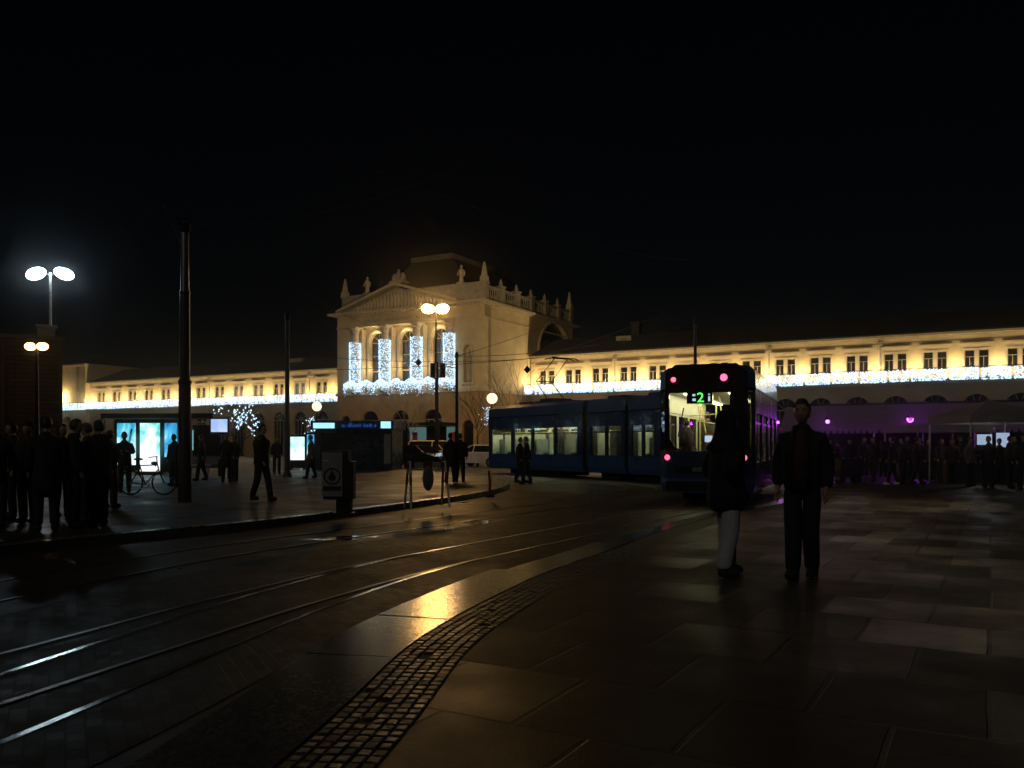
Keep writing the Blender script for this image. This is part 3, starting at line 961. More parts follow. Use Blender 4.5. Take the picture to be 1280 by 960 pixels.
def section(p0, p1, wins, kind, gap=.18):
    """p0 -> p1 along the tram (front to rear). wins: (start, end) along x"""
    a, b = Vector(p0), Vector(p1)
    d = (b - a).normalized()
    a = a + d * gap if kind != 'front' else a
    b = b - d * gap if kind != 'rear' else b
    L = (b - a).length
    c0 = .45 if kind == 'front' else .02
    c1 = .24 if kind == 'rear' else .02
    fp = foot(L, c0, c1)
    mb = MB()
    skirt = foot(L, c0 + .05, c1 + .04, HW - .06)
    mb.prism(skirt, 'z', SB, .5, 0, fp)
    mb.prism(fp, 'z', .5, .62)
    t = .07
    # hollow side: sill panel, band above the windows, pillars
    edge = [(0.0, WB)]
    xs0, xs1 = c0, L - c1
    for s in (-1, 1):
        y0, y1 = (HW - t, HW) if s > 0 else (-HW, -HW + t)
        mb.box(xs0, y0, .62, xs1, y1, WB)
        mb.box(xs0, y0, WT, xs1, y1, SIDE, 1)
        cur = xs0
        for (u, v) in wins:
            if u > cur + .01: mb.box(cur, y0, WB, u, y1, WT, 1)
            cur = v
        if xs1 > cur + .01: mb.box(cur, y0, WB, xs1, y1, WT, 1)
    fr = [(c0, -HW), (0, -HW + c0 * .9), (0, HW - c0 * .9), (c0, HW)]
    body = mb.build('car_section', [M['blue'], M['navy']], TR)
    body.location = (a.x - TL.x, a.y - TL.y, 0); body.rotation_euler = (0, 0, math.atan2(d.y, d.x))
    # roof with leaning sides
    rf = MB()
    lo = foot(L, c0, c1, HW + .01); hi = foot(L, c0 + .5 if kind == 'front' else c0, c1 + .2 if kind == 'rear' else c1, HW - .16)
    if kind == 'front': hi = [(max(x, .55), y) for x, y in hi]
    rf.prism(lo, 'z', SIDE + .003, SIDE + .05, 1)
    mid = [(x, y * 1.0) for x, y in lo]
    rf.prism(lo, 'z', SIDE + .05, TOP - .14, 0, [(x, y * .975) for x, y in (lo if kind != 'front' else [(max(x, .35), y) for x, y in lo])])
    rf.prism([(x, y * .975) for x, y in (lo if kind != 'front' else [(max(x, .35), y) for x, y in lo])], 'z', TOP - .14, TOP, 0, hi)
    rf.build('roof', [M['blue'], M['black']], body)
    li = MB()
    for s in (-1, 1):
        ya, yb2 = (s * (HW - .095), s * (HW - .074))
        ya, yb2 = min(ya, yb2), max(ya, yb2)
        li.box(xs0 + .02, ya, .67, xs1 - .02, yb2, WB); li.box(xs0 + .02, ya, WT, xs1 - .02, yb2, SIDE - .05)
        cur = xs0 + .02
        for (u, v) in wins:
            if u > cur + .01: li.box(cur, ya, WB + .001, u, yb2, WT - .001)
            cur = v
        if xs1 - .02 > cur + .01: li.box(cur, ya, WB + .001, xs1 - .02, yb2, WT - .001)
    li.build('lining', M['cream'], body)
    fl_ = MB(); fl_.box(.1, -HW + .08, .625, L - .25, HW - .08, .66); fl_.build('floor', M['rubber'], body)
    ce = MB(); ce.box(.1, -HW + .08, SIDE - .04, L - .25, HW - .08, SIDE - .01)
    for s in (-1, 1): ce.box(.2, s * (HW - .1) - .02, WT + .06, L - .3, s * (HW - .1) + .02, SIDE - .045)
    ce.build('ceiling', M['cream'], body)
    cl = MB()
    for s in (-1, 1): cl.box(.4, s * .55 - .06, SIDE - .075, L - .5, s * .55 + .06, SIDE - .045)
    cl.build('ceiling_light', M['tramlight_rear' if kind == 'rear' else 'tramlight'], body)
    for (u, v) in wins:
        for s in (-1, 1):
            y = s * (HW - .04)
            g = MB(); g.box(u + .002, y - .008, WB + .002, v - .002, y + .008, WT - .002)
            w = g.build('window', M['glass'], body)
            f_ = MB()
            zz = WT - .26
            f_.box(u + .003, y - .018, zz, v - .003, y + .018, zz + .04)
            f_.box(u + .003, y - .018, WB + .003, u + .05, y + .018, WT - .003); f_.box(v - .05, y - .018, WB + .003, v - .003, y + .018, WT - .003)
            f_.build('window_frame', M['black'], w)
    for s in (-1, 1):                                    # panel seams
        se = MB()
        for q in [.6 + 1.3 * i for i in range(int((L - .9) / 1.3) + 1)]:
            se.box(q - .008, s * (HW + .002) - .002, .52, q + .008, s * (HW + .002) + .002, WB - .02)
        se.box(xs0, s * (HW + .004) - .003, WB - .018, xs1, s * (HW + .004) + .003, WB - .002)
        se.build('panel_seams', M['black'], body)
    for s in (-1, 1):
        x = .9
        while x < L - .6:
            if R.random() < .8 and kind != 'rear':
                q = MB(); q.box(x, s * .62 - .4, .66, x + .45, s * .62 + .4, 1.1); q.box(x + .37, s * .62 - .4, 1.1, x + .47, s * .62 + .4, 1.72)
                q.build('seat', M['seat'], body)
            x += 1.05
    x = .55
    while x < L - .5 and kind != 'rear':
        q = MB(); q.box(x, -HW + .1, .66, x + .03, -.38, 1.95); q.box(x, .38, .66, x + .03, HW - .1, 1.95)
        q.build('partition', M['partition'], body)
        x += 1.25
    hr = MB()
    x = .7
    while x < L - .5:
        s = .42 if int(x * 10) % 2 else -.42
        hr.tube([(x, s, .66), (x, s, SIDE - .05)], .022, 6)
        x += 1.5
    for s in (-.3, .3): hr.tube([(.3, s, 2.05), (L - .5, s, 2.05)], .016, 6)
    hr.build('handrail', M['yellow'], body)
    bg_ = MB(); bg_.box(L * .25, -.85, .05, L * .75, .85, SB - .003)
    for s in (-1, 1):
        for x in (L * .32, L * .68): bg_.tube([(x, s * .55, .30), (x, s * .45, .30)], .26, 14)
    bg_.build('bogie', M['rubber'], body)
    return body, L, fp


def near_side(p0, p1):
    a, b = Vector(p0), Vector(p1); d = (b - a).normalized()
    n = Vector((d.y, -d.x)) * HW          # right of front->rear direction: faces the camera
    return a + n, b + n, (b - a).length


def wins_px(p0, p1, cols):
    a, b, L = near_side(p0, p1)
    g = .18
    return [(seg_px(u, a, b) * L, seg_px(v, a, b) * L) for u, v in cols]


C = TRAM_C[::-1]       # front first
s1, L1, fp1 = section(C[0], C[1], [(max(.55, u), min(v, 8.0)) for u, v in wins_px(C[0], C[1], [(614, 639), (642, 664), (666, 692), (695, 722)])], 'front')
s2, L2, _ = section(C[1], C[2], [(.25, 1.2), (1.32, 2.2)], 'mid')
s3, L3, _ = section(C[2], C[3], [(.25, .95), (1.05, 1.75)], 'mid')
s4, L4, _ = section(C[3], C[4], [(.3, 1.7)], 'mid')
s5, L5, fp5 = section(C[5], C[6], [(.4, 1.7), (1.85, 3.1), (3.3, 4.8), (5.0, 6.6)], 'rear')
for s, L in ((s1, L1), (s2, L2), (s3, L3), (s4, L4)):
    mb = MB()
    for i in range(5):
        x0 = L - .10 + i * .085; q = 1.07 if i % 2 else 1.02
        mb.box(x0, -q, .5, x0 + .083, q, 3.05)
    mb.build('bellows', M['rubber'], s)
for s, L in ((s1, L1), (s2, L2), (s3, L3), (s5, L5)):
    mb = MB(); mb.box(L * .3, -.62, TOP + .003, L * .72, .62, TOP + .14); mb.build('roof_box', M['navy'], s)
# front of the tram (far left end)
mb = MB()
mb.add([(.45, -HW, .62), (0, -HW + .41, .62), (0, HW - .41, .62), (.45, HW, .62), (.45, -HW, 1.1), (0, -HW + .41, 1.1), (0, HW - .41, 1.1), (.45, HW, 1.1)],
       [(0, 1, 5, 4), (1, 2, 6, 5), (2, 3, 7, 6)])
mb.build('front_panel', M['blue'], s1)
mb = MB()
mb.add([(.45, -HW, 1.1), (0, -HW + .41, 1.1), (0, HW - .41, 1.1), (.45, HW, 1.1), (.45, -HW, SIDE), (.1, -HW + .41, SIDE), (.1, HW - .41, SIDE), (.45, HW, SIDE)],
       [(0, 1, 5, 4), (1, 2, 6, 5), (2, 3, 7, 6)])
mb.build('windscreen', M['carglass'], s1)
for y in (-.7, .7):
    mb = MB(); mb.ell((-.02, y, .85), (.05, .11, .11), 10, 6); mb.build('headlight', glow('tram_headlight', (1, .93, .8), 12), s1)
# rear face
x = L5
mb = MB()
c = .24; yy = HW - c * .9
mb.add([(x - c, -HW, .62), (x, -yy, .62), (x, yy, .62), (x - c, HW, .62), (x - c, -HW, 1.0), (x + .05, -yy, 1.0), (x + .05, yy, 1.0), (x - c, HW, 1.0),
        (x - c, -HW, 1.3), (x + .04, -yy, 1.3), (x + .04, yy, 1.3), (x - c, HW, 1.3)],
       [(0, 1, 5, 4), (1, 2, 6, 5), (2, 3, 7, 6), (4, 5, 9, 8), (5, 6, 10, 9), (6, 7, 11, 10)])
mb.build('rear_panel', M['navy'], s5)
mb = MB()
mb.box(x - .06, -yy - .06, 1.303, x + .03, -.88, 2.79); mb.box(x - .06, .58, 1.303, x + .03, yy + .06, 2.79)
mb.prism([(-yy - .04, 2.72), (yy + .04, 2.72), (yy + .04, 3.2), (yy - .2, TOP + .03), (-yy + .2, TOP + .03), (-yy - .04, 3.2)], 'x', x - .05, x + .045)
for s in (-1, 1):                                        # rounded lower corners of the windscreen
    yb_ = -.88 if s < 0 else .58
    mb.prism([(yb_, 1.303), (yb_ - s * .34, 1.303), (yb_ - s * .14, 1.39), (yb_, 1.62)], 'x', x - .055, x + .028)
mb.build('windscreen_surround', M['black'], s5)
mb = MB(); mb.box(x - .02, -.88, 1.31, x - .005, .58, 2.72); mb.build('windscreen', M['glass'], s5)
for s in (-1, 1):
    mb = MB()
    mb.add([(x - c - .02, s * (HW - .005), 1.3), (x - .05, s * (yy + .05), 1.3), (x - .05, s * (yy + .05), 2.72), (x - c - .02, s * (HW - .005), 2.72)], [(0, 1, 2, 3)])
    mb.build('corner_window', M['carglass'], s5)
mb = MB(); mb.box(x - .17, -.46, 2.46, x - .03, .16, 2.735); disp = mb.build('display_box', M['black'], s5)
# route number as lettering
cu = bpy.data.curves.new('route_number', 'FONT'); cu.body = '2'; cu.size = .33
tmp = bpy.data.objects.new('tmp', cu); COL.objects.link(tmp)
bpy.context.view_layer.update()
tme = bpy.data.meshes.new_from_object(tmp.evaluated_get(bpy.context.evaluated_depsgraph_get()))
bpy.data.objects.remove(tmp)
vs = [(x - .024, -.22 + v.co.x * 1.15, 2.492 + v.co.y) for v in tme.vertices]
num = bpy.data.meshes.new('route_number'); num.from_pydata(vs, [], [tuple(p.vertices) for p in tme.polygons]); num.materials.append(M['green'])
link('route_number', num, disp)
mb = MB()
for (y0, z0, w, h) in ((-.32, 2.52, .08, .06), (-.32, 2.64, .07, .05), (.06, 2.51, .045, .12), (.06, 2.66, .04, .03)):
    mb.box(x - .029, y0, z0, x - .024, y0 + w, z0 + h)
mb.build('display_lamp', M['pale_led'], disp)
for (y, z, r) in ((-.77, 3.05, .06), (.44, 3.07, .085), (-.92, 1.14, .065), (.92, 1.14, .065)):
    mb = MB(); mb.ell((x + .055, y, z), (.025, r, r), 14, 8); mb.build('tail_light', M['redlamp'], s5)
mb = MB(); mb.box(x + .02, -.75, .78, x + .075, .75, .92); mb.box(x + .02, -.95, .36, x + .10, .95, .56); mb.build('bumper', M['black'], s5)
mb = MB(); mb.box(x + .045, -.3, .80, x + .082, .12, .9); mb.build('rear_reflector', M['galv'], s5)
mb = MB(); mb.tube([(x + .035, -.2, 1.32), (x + .045, -.62, 2.0)], .012, 5); mb.tube([(x + .04, -.66, 1.65), (x + .04, -.52, 2.35)], .014, 5); mb.build('wiper', M['rubber'], s5)
mb = MB(); mb.box(x - 1.1, -.1, 1.05, x - .7, .42, 1.75); cab = mb.build('cab_partition', M['orange'], s5)
mb = MB(); mb.box(x - .69, -.12, 1.52, x - .66, .06, 1.68); mb.build('small_screen', M['screen'], cab)
mb = MB(); mb.tube([(x - 1.6, -.4, 2.7), (x - .9, -.05, 1.3)], .018, 6); mb.tube([(x - 1.6, .1, 2.7), (x - .7, .42, 1.3)], .018, 6); mb.tube([(x - 1.2, -.6, 2.2), (x - 1.0, .5, 2.25)], .016, 6)
mb.build('handrail', M['yellow'], s5)
# pantograph on the front section
mb = MB()
fx_ = L1 * .58
z0 = TOP + .14
for s in (-.5, .5):
    mb.tube([(fx_, s, z0), (fx_ - 1.05, s * .9, z0 + .98), (fx_ + .35, s * .75, z0 + 1.95)], .03, 6)
mb.tube([(fx_ - 1.05, -.45, z0 + .98), (fx_ - 1.05, .45, z0 + .98)], .03, 6)
for dx in (0, .32): mb.tube([(fx_ + .25 + dx, -.85, z0 + 1.9), (fx_ + .25 + dx, -.62, z0 + 1.97), (fx_ + .25 + dx, .62, z0 + 1.97), (fx_ + .25 + dx, .85, z0 + 1.9)], .028, 6)
mb.box(fx_ - .5, -.6, z0, fx_ + .4, .6, z0 + .1)
mb.build('pantograph', M['iron'], s1)

# ------------------------------------------------------------------ lamps and poles
def bulb_lamp(name, px_list, py, d, post_px, foot_z, r, mat, label, power, col, post='polegrey', top=None, group=None, stretch=1.0, tilt=0.0, droop=True):
    X = (post_px - 640) / F * d
    z = zat(py, d)
    T = thing(name, label, 'street lamp', (X, d, foot_z), 0, group)
    zl = z - foot_z
    mb = MB()
    mb.lathe([(.17, 0), (.17, .25), (.11, .35), (.09, 1.2), (.065, zl * .6), (.05, zl + .05)], (0, 0, 0), 12)
    mb.build('post', M[post], T)
    for q in px_list:
        dx = (q - post_px) / F * d
        mb = MB(); mb.tube([(0, 0, zl - .1), (dx * .5, 0, zl + .12), (dx * .8, 0, zl + .1)], .035, 6); mb.build('arm', M[post], T)
        rot = Matrix.Rotation(tilt * (1 if dx < 0 else -1), 3, 'Y')
        mb = MB(); mb.ell((dx, 0, zl), (r * stretch, r, r * .8), 16, 10, 0, rot); lampo = mb.build('lamp_head', M[mat], T, True)
        mb = MB(); mb.ell((dx, 0, zl + r * .62), (r * stretch * .55, r * .55, r * .3), 14, 8, 0, rot); mb.build('lamp_hood', M['iron'], lampo, True)
    if power:
        lamp('lamp_light', 'POINT', (0, -r * 1.5, zl - r - .3), power, col, T, .3)
    return T


bulb_lamp('street_lamp', [45, 80], 342, 40, 63, KZ, .34, 'led', 'tall lamp post with two glaring cold white heads above the boarded building', 0, (.8, .9, 1), 'galv', stretch=1.35, tilt=-.35)
bulb_lamp('street_lamp', [535, 553], 386, 55, 545, 0, .37, 'sodium', 'tall lamp post with two glaring orange sodium heads before the pediment', 0, (1, .6, .2), 'iron', stretch=1.15, tilt=.1)
bulb_lamp('street_lamp', [38, 53], 433, 29, 46, KZ, .17, 'amber', 'lamp post with two small amber heads before the boarded building', 0, (1, .6, .2), 'iron', stretch=1.1)
sp = lamp('pavilion_fill_spot', 'SPOT', ((545 - 640) / F * 55, 55.2, zat(386, 55) - .1), 8300, (1.0, .73, .40), None, .35, spot=rad(130))  # unseen spot added at the lamp post to brighten the pavilion
_t = Vector((*sta(-7, 0), 9.0)) - sp.location
sp.rotation_euler = _t.to_track_quat('-Z', 'Y').to_euler()
# lamp behind the camera side, part of the same square (its post stands on the plaza)
bulb_lamp('street_lamp', [640 + 60, 640 - 60], HZ - 900, 9, 640, 0, .3, 'globe', 'lamp', 0, (1, .7, .4)) if False else None
for (px, py, d, lab) in ((615, 498, 58, 'round white globe lamp on a short post left of the tram front'), (396, 508, 52, 'round globe lamp with a hanging fairy light star above the dark kiosk')):
    X = (px - 640) / F * d; z = zat(py, d)
    T = thing('globe_lamp', lab, 'street lamp', (X, d, 0), 0, 'globe lamps')
    mb = MB(); mb.lathe([(.13, 0), (.12, .4), (.06, .5), (.05, z - .4)], (0, 0, 0), 10); mb.build('post', M['iron'], T)
    mb = MB(); mb.ell((0, 0, z), .37 if px > 500 else .29, 18, 12); mb.build('lamp_globe', M['globe'], T, True)
    def fn():
        return (R.gauss(-.28, .16), -.2 + R.uniform(-.05, .05), z - .6 - R.uniform(0, 1) * 1.3)
    bulbs(55, fn, .035).build('fairy_light_star', M['bulb'], T)['kind'] = 'stuff'

# big tram pole in the left foreground
d = 19.7; X, _ = gxy(231, d)
T = thing('tram_pole', 'thick grey tram pole with a wide dark base sleeve, nearest and tallest of the poles', 'pole', (X, d, KZ), 0, 'poles for the overhead wires')
zs = zat(480, d) - KZ; zt = zat(280, d) - KZ; zm = zat(368, d) - KZ
mb = MB(); mb.lathe([(.16, 0), (.15, .1), (.135, zs), (.15, zs + .02), (.15, zs + .08), (.11, zs + .12)], (0, 0, 0), 18); mb.build('base_sleeve', M['polebrown'], T)
mb = MB(); mb.lathe([(.118, zs + .1), (.112, zm), (.13, zm + .02), (.13, zm + .06), (.10, zm + .07)], (0, 0, 0), 18); mb.build('lower_tube', M['polegrey'], T)
mb = MB(); mb.lathe([(.095, zm + .06), (.09, zt), (.06, zt + .05)], (0, 0, 0), 18); mb.build('upper_tube', M['galv'], T)
mb = MB(); mb.tube([(0, 0, zat(314, d) - KZ), ((203 - 231) / F * d, 0, zat(257, d) - KZ)], .012, 6); mb.tube([((203 - 231) / F * d, 0, zat(257, d) - KZ), (0, 0, zt)], .008, 5)
mb.build('bracket_stay', M['galv'], T)
mb = MB(); mb.lathe([(.1, zt - .2), (.13, zt - .18), (.13, zt), (.1, zt + .02)], (0, 0, 0), 12); mb.tube([(0, 0, zt - .1), (-.15, -.1, zt + .15)], .02, 5); mb.tube([(0, 0, zt - .1), (.18, .05, zt + .12)], .02, 5)
mb.build('wire_clamp', M['iron'], T)
POLETOPS = {'big': (X, d, zt + KZ)}
for (px, pt, pb, d, key, lab) in ((359, 391, 0, 35, 'mid', 'slim grey tram pole standing left of the dark kiosk'), (571, 441, 0, 49, 'ped', 'dark thin tram pole standing right of the orange lamp post'),
                                  (869, 398, 0, 46, 'rear', 'dark thin tram pole rising behind the roof of the tram rear')):
    X, _ = gxy(px, d); zt = zat(pt, d)
    T = thing('tram_pole', lab, 'pole', (X, d, 0), 0, 'poles for the overhead wires')
    mb = MB(); mb.lathe([(.13, 0), (.13, 2.2), (.10, 2.3), (.085, zt)], (0, 0, 0), 14); mb.build('tube', M['polegrey'] if key != 'ped' else M['iron'], T)
    mb = MB(); mb.lathe([(.2, 0), (.2, .18), (.15, .3)], (0, 0, 0), 14); mb.build('foot', M['polebrown'], T)
    mb = MB(); mb.lathe([(.1, zt - .3), (.12, zt - .28), (.12, zt - .1), (.06, zt + .06)], (0, 0, 0), 12)
    if key == 'ped': mb.tube([(0, 0, zt - .9), (-.6, 0, zt - .8), (-.6, 0, zt - .6)], .03, 5)
    mb.build('wire_clamp', M['iron'], T)
    POLETOPS[key] = (X, d, zt - .2)
# signal heads on their own mast beside the orange lamp
d = 53; X, _ = gxy(547, d)
T = thing('traffic_signal', 'pair of black signal heads back to back before the right arched window', 'traffic light', (X, d, 0))
mb = MB(); mb.tube([(0, 0, 0), (0, 0, zat(452, d))], .06, 8); mb.tube([(-.36, 0, zat(462, d)), (.36, 0, zat(462, d))], .03, 6); mb.build('mast', M['iron'], T)
for q in (541.5, 553.5):
    dx = (q - 547) / F * d
    mb = MB(); mb.box(dx - .17, -.14, zat(472, d), dx + .17, .14, zat(454, d))
    for k in range(3): mb.lathe([(.1, 0), (.13, .0)], (dx, -.2, zat(457 + 6 * k, d)), 8)
    hd = mb.build('signal_head', M['black'], T)
    for k in range(3):
        mb = MB(); mb.tube([(dx, -.14, zat(457 + 5.5 * k, d)), (dx, -.22, zat(457 + 5.5 * k, d))], .09, 10); mb.build('lens', M['rubber'], hd)


# overhead wires
def wire(a, b, label, sag=.4, r=.012, cat='wire', mat='wire'):
    pts = []
    for i in range(17):
        t = i / 16
        pts.append((a[0] + (b[0] - a[0]) * t, a[1] + (b[1] - a[1]) * t, a[2] + (b[2] - a[2]) * t - sag * 4 * t * (1 - t)))
    mb = MB(); mb.tube(pts, r, 5)
    o = mb.build('overhead_wire', M[mat], None, True)
    return tag(o, label, cat, 'overhead tram wires')


def at(px, py, d):
    return ((px - 640) / F * d, d, zat(py, d))


wire(POLETOPS['big'], at(575, 208, 15), 'overhead wire running from the big pole up over the middle of the picture', .35, .005)
wire(at(470, 214, 13), at(860, 325, 34), 'overhead wire sloping across the black sky down towards the tram rear', .3, .008, 'wire', 'wire')
wire(POLETOPS['big'], POLETOPS['ped'], 'overhead wire slung from the big pole to the dark thin pole', .5, .007, 'wire', 'wire')
wire(POLETOPS['ped'], at(690, 405, 78), 'span wire rising from the dark thin pole to the pavilion side wall', .1, .02)
wire(POLETOPS['ped'], POLETOPS['rear'], 'span wire slung from the dark thin pole to the pole behind the tram', .5, .016)
wire(at(395, 446, 44), at(655, 449, 47), 'contact wire running past the arched windows to the pantograph', .2, .014)
wire(at(420, 462, 46), at(700, 445, 38), 'contact wire over the tram front', .1, .014)
wire(at(655, 449, 47), at(830, 392, 24), 'contact wire over the bending tram', .15, .01)
for (px, py, d, lab) in ((523, 453, 47, 'dark diamond sign hanging on the wire before the middle arched window'), (659, 462, 46, 'dark diamond sign hanging on the wire beside the pantograph')):
    X, _ = gxy(px, d); z = zat(py, d)
    mb = MB(); mb.prism([(0, -.22), (.2, 0), (0, .22), (-.2, 0)], 'y', -.02, .02); mb.tube([(0, 0, .2), (0, 0, .5)], .012, 4)
    o = mb.build('hanging_sign', M['black']); o.location = (X, d, z); tag(o, lab, 'sign', 'hanging diamond signs')

# ------------------------------------------------------------------ left: boarded building, shelter, kiosk
d = 33
xr = (78 - 640) / F * d
zt = zat(425, d)
T = thing('boarded_building', 'dark brown boarded flat roofed building cut by the left edge', 'building', (xr, d, KZ), rad(31))
mb = MB(); mb.box(-9, 0, 0, 0, 7, zt - KZ); mb.build('wall', M['boards'], T)
mb = MB(); mb.box(-9.1, -.15, zt - KZ, .1, 7.1, zt - KZ + .12); mb.build('roof', M['roofmetal'], T)
for x in (-2.0, -.06, -3.9):
    mb = MB(); mb.box(x - .06, -.06, 0, x + .06, -.003, zt - KZ - .01); mb.build('corner_post', M['polebrown'], T)
mb = MB(); mb.box(-.8, 1.2, zt - KZ + .12, -.2, 1.8, zt - KZ + .62); mb.box(-.88, 1.12, zt - KZ + .62, -.12, 1.88, zt - KZ + .7); mb.build('chimney', M['stone_grey'], T)

d = 37
x0, x1 = (146 - 640) / F * d, (275 - 640) / F * d
zr = zat(519, d) - KZ
T = thing('tram_stop_shelter', 'long dark tram stop shelter with three glowing blue posters', 'shelter', (x0, d, KZ), rad(-4))
Wd = x1 - x0
mb = MB(); mb.prism([(-.9, zr - .16), (1.0, zr - .16), (1.05, zr), (-.95, zr + .04)], 'x', -.2, Wd + .2); mb.build('roof', M['iron'], T)
for x in (.0, Wd * .42, Wd * .7, Wd):
    mb = MB(); mb.box(x - .05, .3, 0, x + .05, .4, zr - .163); mb.build('post', M['iron'], T)
mb = MB(); mb.box(Wd * .45, .33, .3, Wd * .68, .35, 2.2); mb.box(Wd * .72, .33, .3, Wd * .98, .35, 2.2); mb.build('glass_wall', M['carglass'], T)
mb = MB(); mb.box(Wd * .5, -.1, .42, Wd * .95, .28, .48)
for x in (.55, .9): mb.box(Wd * x, .05, 0, Wd * x + .06, .12, .418)
mb.build('bench', M['galv'], T)
for (a, b, t_, bt, m_) in ((149, 173, 529, 581, 0), (178.5, 204, 529, 589, 1), (210, 226, 529, 571, 2)):
    ax, bx_ = (a - 640) / F * d - x0, (b - 640) / F * d - x0
    zt_, zb_ = zat(t_, d) - KZ, zat(bt, d) - KZ
    mb = MB(); mb.box(ax - .12, -.16, .02 if m_ == 1 else .2, bx_ + .12, .05, zt_ + .16); c_ = mb.build('poster_case', M['iron'], T)
    mb = MB(); mb.box(ax, -.172, zb_, bx_, -.163, zt_); pn = mb.build('lit_poster', POST[m_], c_)
    if m_ == 0:
        mb = MB(); mb.prism([(ax + .52, zb_ + .5), (ax + .36, zb_ + .35), (ax + .62, zb_ + 1.55), (ax + .72, zb_ + 1.6)], 'y', -.178, -.173); mb.build('printed_figure', M['kiosk'], c_)
    if m_ == 1:
        mb = MB(); mb.ell((bx_ - .25, -.175, zb_ + .36), (.16, .003, .08), 10, 6); mb.ell((bx_ - .2, -.175, zb_ + .29), (.05, .003, .08), 8, 6); mb.build('printed_figure', M['kiosk'], c_)
    lamp('poster_light', 'AREA', ((ax + bx_) / 2, -.4, (zt_ + zb_) / 2), 9, (.35, .8, .9), T, rot=(rad(90), 0, 0)).data.size = .9
d = 36; X, _ = gxy(275, d)
T = thing('info_screen', 'pale blue glowing information screen on a post beside the shelter', 'screen', (X, d, KZ))
za, zb_ = zat(524, d) - KZ, zat(540, d) - KZ
mb = MB(); mb.box(-.42, -.1, zb_ - .1, .42, .1, za + .06); c_ = mb.build('case', M['iron'], T)
mb = MB(); mb.box(-.35, -.11, zb_, .35, -.103, za); mb.build('display', M['screen'], c_)
mb = MB(); mb.box(-.06, -.06, 0, .06, .06, zb_ - .103); mb.build('post', M['iron'], T)
# small bare tree hung with lights behind the screen
def bare_tree(px, d, top, spread, label, lights=0, seed=1, gz=0):
    r = random.Random(seed)
    X, _ = gxy(px, d); H = zat(top, d) - gz
    T = thing('bare_tree', label, 'tree', (X, d, gz), 0, 'bare young trees before the station')
    tr = MB(); tr.tube([(0, 0, 0), (.03, 0, H * .2), (-.02, .02, H * .42)], [.085, .07, .055], 8); tr.build('trunk', M['bark'], T)
    br = MB(); tips = []
    def grow(p, v, L, rr, lv):
        q = p + v * L * .5 + Vector((r.uniform(-.05, .05), r.uniform(-.05, .05), 0)); e = q + (v + Vector((r.uniform(-.2, .2), r.uniform(-.2, .2), .1))) * L * .5
        br.tube([p, q, e], [rr, rr * .8, rr * .55], 5)
        tips.append(e)
        if lv == 0: return
        for _ in range(3):
            w = (v + Vector((r.uniform(-1, 1), r.uniform(-1, 1), r.uniform(-.1, .7))) * .75).normalized()
            grow(e if r.random() < .7 else q, w, L * r.uniform(.55, .8), rr * .55, lv - 1)
    base = Vector((-.02, .02, H * .40))
    for i in range(6):
        a = i * 1.05 + r.uniform(-.3, .3)
        grow(base + Vector((0, 0, i * .03 * H)), Vector((math.cos(a) * spread, math.sin(a) * spread, 1)).normalized(), H * .27, .032, 3)
    br.build('branches', M['bark'], T)
    if lights:
        bb = MB()
        for _ in range(lights):
            e = r.choice([t for t in tips if abs(t.x) < .95 and t.z > H * .62]); bb.octa((e.x + r.gauss(0, .09), e.y + r.gauss(0, .09), e.z + r.gauss(0, .09)), .04)
        tag(bb.build('fairy_lights', M['bulb'], T), kind='stuff')
    return T


bare_tree(296, 42, 512, 1.0, 'small bare tree wrapped in white fairy lights beside the glowing screen', 150, 5, KZ)
bare_tree(512, 62, 492, .7, 'bare young tree before the lit entrance, behind the dark car', 0, 8)
bare_tree(597, 56, 490, .7, 'bare young tree just left of the tram front', 0, 11)
bare_tree(640, 64, 468, .7, 'bare young tree behind the tram roof, left of the pantograph', 0, 14)

# dark kiosk
d = 44
x0, x1 = (394 - 640) / F * d, (491 - 640) / F * d
zr = zat(526, d) - KZ; Wd = x1 - x0
T = thing('kiosk', 'dark teal kiosk scrawled with graffiti under two small lit signs', 'kiosk', (x0, d, KZ), rad(-3))
mb = MB(); mb.box(0, 0, 0, Wd, 3, zr - .45); mb.build('wall', M['kiosk'], T)
mb = MB(); mb.box(-.15, -.35, zr - .45, Wd + .15, 3.1, zr); mb.build('roof_fascia', M['navy'], T)
for (a, b, m_) in ((0.0, 1.12, 'sign'), (Wd - .52, Wd, 'sign')):
    mb = MB(); mb.box(a, -.37, zr - .40, b, -.353, zr - .05 if a else zr - .12); mb.build('lit_sign', M[m_], T)
mb = MB()
xx = 1.5
while xx < Wd - .8:
    w_ = R.uniform(.03, .09); mb.box(xx, -.37, zr - .34, xx + w_, -.353, zr - .22 + R.uniform(-.03, .1)); xx += w_ + R.choice([.03, .03, .05, .12])
tag(mb.build('sign_letters', M['signblue'], T), kind='stuff')
mb = MB()
for i in range(16):
    cx_, cz_ = R.uniform(1.5, 3.3), R.uniform(.9, 1.75); pts = []
    for k in range(9):
        a = k * .8 + R.random(); pts.append((cx_ + k * .05 + .16 * math.cos(a), -.012, cz_ + .2 * math.sin(a)))
    mb.tube(pts, .014, 4)
mb.build('graffiti', M['graffiti'], T)
mb = MB(); mb.box(Wd - .42, -.05, .35, Wd - .06, -.01, 1.9); mb.build('notice_panel', M['paper'], T)
mb = MB(); mb.box(.3, -.04, .2, 1.2, -.005, 1.95); mb.build('door', M['black'], T)
